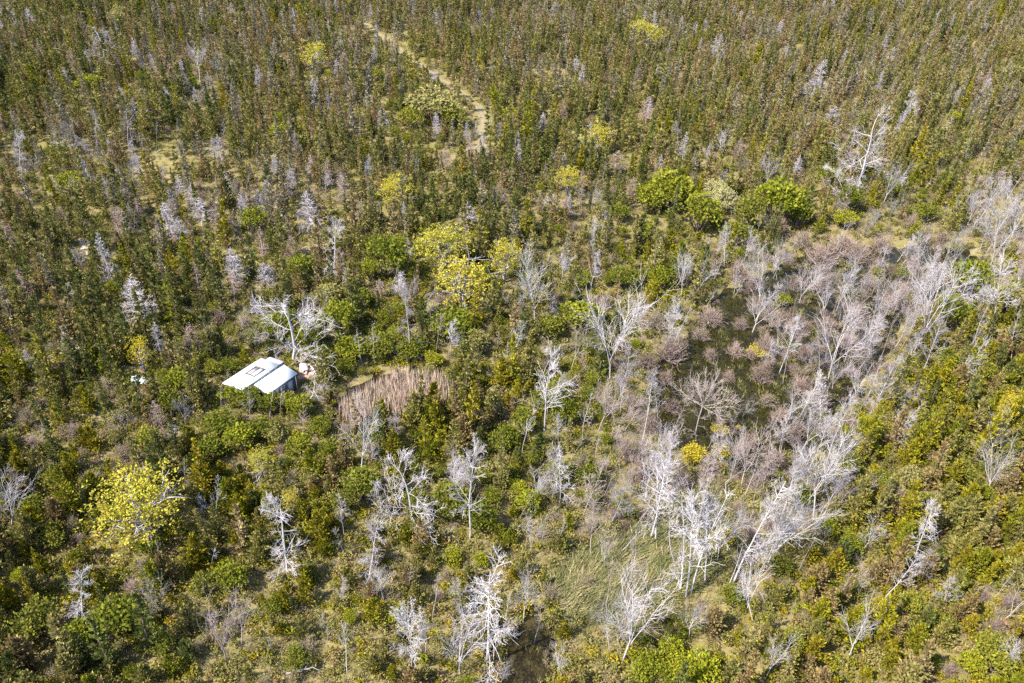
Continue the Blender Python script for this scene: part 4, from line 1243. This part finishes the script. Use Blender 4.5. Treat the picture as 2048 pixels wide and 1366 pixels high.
# ------------------------------------------------------------------ what nobody could count: instances on points
def scatter(name, rows, meshes, label, mats=None):
    """rows: x, y, z, height scale, width scale, turn, which mesh"""
    rows = np.array(rows, float)
    me = bpy.data.meshes.new(name)
    me.vertices.add(len(rows))
    me.vertices.foreach_set('co', rows[:, :3].astype(np.float32).ravel())
    a = me.attributes.new('scl', 'FLOAT_VECTOR', 'POINT')
    a.data.foreach_set('vector', np.column_stack([rows[:, 4], rows[:, 4], rows[:, 3]]).astype(np.float32).ravel())
    b = me.attributes.new('rot', 'FLOAT_VECTOR', 'POINT')
    b.data.foreach_set('vector', np.column_stack([rng.normal(0, .03, len(rows)), rng.normal(0, .03, len(rows)), rows[:, 5]]).astype(np.float32).ravel())
    c = me.attributes.new('idx', 'INT', 'POINT')
    c.data.foreach_set('value', rows[:, 6].astype(np.int32))
    o = link(name, me)
    ng = bpy.data.node_groups.new(name, 'GeometryNodeTree')
    ng.interface.new_socket('Geometry', in_out='INPUT', socket_type='NodeSocketGeometry')
    ng.interface.new_socket('Geometry', in_out='OUTPUT', socket_type='NodeSocketGeometry')
    N, L = ng.nodes.new, ng.links.new
    gi, go = N('NodeGroupInput'), N('NodeGroupOutput')
    join = N('GeometryNodeJoinGeometry')

    def attr(nm, ty):
        n = N('GeometryNodeInputNamedAttribute')
        n.data_type = ty
        n.inputs['Name'].default_value = nm
        return n.outputs['Attribute']
    sc, ro, ix = attr('scl', 'FLOAT_VECTOR'), attr('rot', 'FLOAT_VECTOR'), attr('idx', 'INT')
    e2r = N('FunctionNodeEulerToRotation')
    L(ro, e2r.inputs[0])
    used = set(rows[:, 6].astype(int))
    for k, m in enumerate(meshes):
        if k not in used: continue
        po = bpy.data.objects.new(name + '_shape', m)       # not linked to the scene: only lends its mesh
        oi = N('GeometryNodeObjectInfo')
        oi.inputs['Object'].default_value = po
        cmp = N('FunctionNodeCompare')
        cmp.data_type, cmp.operation = 'INT', 'EQUAL'
        ia = [s for s in cmp.inputs if s.enabled and s.type == 'INT']
        L(ix, ia[0])
        ia[1].default_value = k
        ip = N('GeometryNodeInstanceOnPoints')
        L(gi.outputs[0], ip.inputs['Points'])
        L(cmp.outputs[0], ip.inputs['Selection'])
        L(oi.outputs['Geometry'], ip.inputs['Instance'])
        L(e2r.outputs[0], ip.inputs['Rotation'])
        L(sc, ip.inputs['Scale'])
        L(ip.outputs[0], join.inputs[0])
    L(join.outputs[0], go.inputs[0])
    md = o.modifiers.new('scatter', 'NODES')
    md.node_group = ng
    return tag(o, label, None, None, 'stuff')


for k, nm, lab in (('cedar', 'cedar_forest', 'mass of small olive brown cedars covering the far ground'), ('juniper', 'juniper_scrub', 'low golden olive juniper scrub beyond the near shrubs'),
                   ('leafy', 'leafy_undergrowth', 'scattered small green bushes under the far trees'), ('bare', 'twig_undergrowth', 'scattered bare grey twigs under the far trees'), ('silver', 'dead_cedar_growth', 'far silvery dead cedars among the living ones')):
    if STUFF[k]: scatter(nm, STUFF[k], [q[1] for q in PR[k]], lab)

# undergrowth: brush, grass, sedge, reeds
BR = []
for s in (81, 82, 83):
    for mn in ('t_tan', 't_mauve'):
        c, t = twig_mesh(s, Rad=.75, H=.85, ns=16, sub=4, r0=.016, r1=.010)
        BR.append((mn, c.build('brush', [M[mn]])))
for s in (84, 85, 86):
    c, t = bush_mesh(s, Rad=.75, H=.8, nl=5, n=130, ls=(.12, .26))
    base = c.build('low_leaf', [])
    for mn in ('g_mid', 'g_olive', 'c_gold', 'c_olive', 'c_brown'):
        m2 = base.copy()
        m2.materials.append(M[mn])
        BR.append((mn, m2))
for s in (87, 88):
    base = grass_mesh(s, 70, .75, .75, .05, .45).build('tussock', [])
    for mn in ('gr_tan', 'gr_olive'):
        m2 = base.copy()
        m2.materials.append(M[mn])
        BR.append((mn, m2))
BN = [b[0] for b in BR]
UT = {'C': dict(t_tan=.2, t_mauve=.1, c_olive=.2, gr_tan=.25, gr_olive=.2), 'K': dict(t_tan=.25, t_mauve=.35, c_olive=.1, gr_tan=.2), 'S': dict(t_tan=.1, c_olive=.15, gr_olive=.5, gr_tan=.2), 'D': dict(c_olive=.3, c_gold=.1, g_mid=.15, gr_olive=.2, t_tan=.15),
      'M': dict(t_tan=.3, t_mauve=.15, g_olive=.15, g_mid=.15, c_olive=.15, gr_olive=.1), 'G': dict(g_mid=.4, g_olive=.2, t_tan=.1, c_gold=.1, c_olive=.1), 'J': dict(c_gold=.32, c_olive=.28, c_brown=.12, t_tan=.12, g_mid=.10), 'B': dict(c_olive=.27, c_gold=.16, t_tan=.24, c_brown=.10, g_olive=.13, gr_tan=.10),
      'T': dict(t_mauve=.25, t_tan=.2, g_olive=.15, gr_olive=.2, c_olive=.1), 'Y': dict(gr_olive=.6, t_tan=.15, gr_tan=.2)}
und = []
for (y0, y1, st) in ((36, 130, .86), (130, 200, 1.3), (200, 330, 1.9)):
    P = []
    for yy in np.arange(y0, y1, st):
        half = 62 + (yy - 40) * .47
        xs = np.arange(-half - 4, half + 4, st)
        P.append(np.column_stack([xs, np.full(len(xs), yy)]))
    P = np.concatenate(P)
    P += rng.uniform(-.5, .5, P.shape) * st
    a, b, c, d = sdist(P, POND), sdist(P, REEDW), sdist(P, POOL), sdist(P, CLEAR)
    e = np.min([seg_dist(P, A) - w / 2 for A, w in zip(TRACK, TRACKW)], axis=0)
    f = np.minimum(sdist(P, OPEN), sdist(P, OPEN2))
    sdg, gl = sdist(P, SEDGE), np.min([sdist(P, A) for A in GLADES], axis=0)
    # the cabin floor stays clear
    rel = P - A0
    lu, lv = rel @ u2, rel @ v2
    cabm = (lu > -.3) & (lu < 7.8) & (lv > -.3) & (lv < 6.8)
    qx, qy, _ = proj(np.column_stack([P, np.zeros(len(P))]))
    hh = height(P)
    for i in range(len(P)):
        if b[i] < -.4 or c[i] < -.9 or d[i] < .1 or e[i] < .2 or f[i] < .2 or cabm[i] or sdg[i] < 0: continue
        zn = zone(qx[i], qy[i], .3)
        if a[i] < 0:
            zn = 'T'
            if rng.uniform() < .74: continue
        if gl[i] < 0: zn = 'S'
        tb = UT[zn]
        ks = list(tb)
        u = rng.uniform()
        for kk in ks:
            u -= tb[kk]
            if u < 0: break
        else:
            continue
        opts = [j for j, nme in enumerate(BN) if nme == kk]
        s = rng.uniform(.6, 1.45) * (1.25 if y0 > 130 else 1)
        if gl[i] < 0: s *= .6
        und.append((P[i, 0], P[i, 1], max(hh[i], -.5), s * rng.uniform(.7, 1.2), s, rng.uniform(0, 6.28), opts[int(rng.integers(len(opts)))]))
scatter('undergrowth', und, [b[1] for b in BR], 'low mixed brush, grass tussocks and twigs under the trees')


def fill(A, st, pad=0):
    lo, hi = A.min(0), A.max(0)
    X, Y = np.meshgrid(np.arange(lo[0], hi[0], st), np.arange(lo[1], hi[1], st))
    P = np.column_stack([X.ravel(), Y.ravel()])
    P += rng.uniform(-.5, .5, P.shape) * st
    return P[sdist(P, A) < pad]


SG = [grass_mesh(s, 60, 1.6, 1.0, .08, .35, bend=b).build('sedge', [M['gr_sedge']]) for s, b in ((91, (.9, .5, -.3)), (92, (.6, .9, -.35)), (93, (1.1, .1, -.4)))]
rows = [(x, y, hz(x, y), rng.uniform(.6, 1.1), rng.uniform(.8, 1.2), rng.normal(0, .5), rng.integers(3)) for x, y in fill(SEDGE, .62)]
scatter('sedge_grass', rows, SG, 'wind-combed green and straw sedge meadow beyond the brown pool')
RD = [grass_mesh(s, 34, 2.5, .8, .085, .08).build('reeds', [M['reed']]) for s in (94, 95, 96)]
rows = [(x, y, -.45, rng.uniform(.5, 1.12), rng.uniform(.7, 1.2), rng.uniform(0, 6), rng.integers(3)) for x, y in fill(REEDS, .8, .7)]
scatter('reeds', rows, RD, 'dense pinkish straw reeds standing in dark water')
WD = [grass_mesh(s, 40, .55, 1.0, .05, .9).build('weed', [M['alga']]) for s in (97, 98)] + [grass_mesh(99, 30, .7, .6, .04, .5).build('weed', [M['gr_olive']])]
rows = [(x, y, -.42, rng.uniform(.4, 1), rng.uniform(.6, 1.3), rng.uniform(0, 6), 2 if rng.uniform() < .12 else rng.integers(2)) for x, y in np.concatenate([fill(OPEN, .9), fill(POND, 1.6), fill(POOL, 1.0)])]
scatter('pond_weed', rows, WD, 'dark olive water weed and thin rushes breaking the pond surface')

# ------------------------------------------------------------------ labels: which one, by the landmarks it stands between
LM = [(520, 755, 'the white-roofed cabin'), (800, 790, 'the tan reed bed'), (1400, 760, 'the open pond'), (970, 240, 'the track bend'), (760, 75, 'the far track end'), (620, 500, 'the reddish track stub'), (280, 1060, 'the largest yellow oak'),
      (905, 560, 'the clustered yellow oaks'), (1294, 85, 'the farthest yellow oak'), (1230, 1170, 'the sedge meadow'), (1050, 1300, 'the brown pool'), (275, 770, 'the tarp heap'), (287, 645, 'the lavender dead cedar'), (578, 1155, 'the horizontal-limbed snag'),
      (1714, 390, 'the crooked white giant'), (1340, 1350, 'the lime thicket'), (1440, 420, 'the cream blossom tree'), (400, 165, 'the grey vase-shaped trees'), (340, 320, 'the grassy glade'), (1826, 1127, 'the leaning white snag'), (1440, 1090, 'the yellow willow bushes'),
      (2010, 860, 'the narrow amber tree'), (1950, 450, 'the white thicket'), (1693, 1322, 'the fan-shaped white tree'), (70, 1280, 'the dark corner bushes'), (785, 410, 'the golden lone oak'), (1826, 706, 'the great leaning vase tree'), (20, 1062, 'the edge-cut white tree'),
      (740, 960, 'the spreading white tree'), (1567, 122, 'the far silver cone'), (630, 130, 'the thin yellow oak'), (1200, 300, 'the twin yellow oaks')]
LP = np.array([at(x, y)[:2] for x, y, _ in LM])
ORD = 'first second third fourth fifth sixth seventh eighth ninth tenth eleventh twelfth thirteenth fourteenth fifteenth sixteenth seventeenth eighteenth nineteenth twentieth'.split()
buckets = {}
for o, noun, tone, size, x, y in THINGS:
    p = np.array([x, y])
    d = np.linalg.norm(LP - p, axis=1)
    a = int(d.argmin())
    near = np.argsort(np.linalg.norm(LP - LP[a], axis=1))[1:6]
    v = (p - LP[a]) / (d[a] + 1e-6)
    b = max(near, key=lambda n: float(((LP[n] - LP[a]) / np.linalg.norm(LP[n] - LP[a])) @ v))
    buckets.setdefault((tone, noun, a, int(b)), []).append((d[a], o, size))
for (tone, noun, a, b), L_ in buckets.items():
    L_.sort(key=lambda t: t[0])
    for i, (d, o, size) in enumerate(L_):
        if len(L_) == 1: mid = 'between'
        w = f"{tone} {noun}" + (f" between {LM[a][2]} and {LM[b][2]}" if len(L_) == 1 else f", {ORD[min(i, 19)]} from {LM[a][2]} towards {LM[b][2]}")
        if size and len((size + ' ' + w).split()) <= 16: w = size + ' ' + w
        o['label'] = w
print('things', len(THINGS), {k: len(v) for k, v in STUFF.items()}, 'undergrowth', len(und))
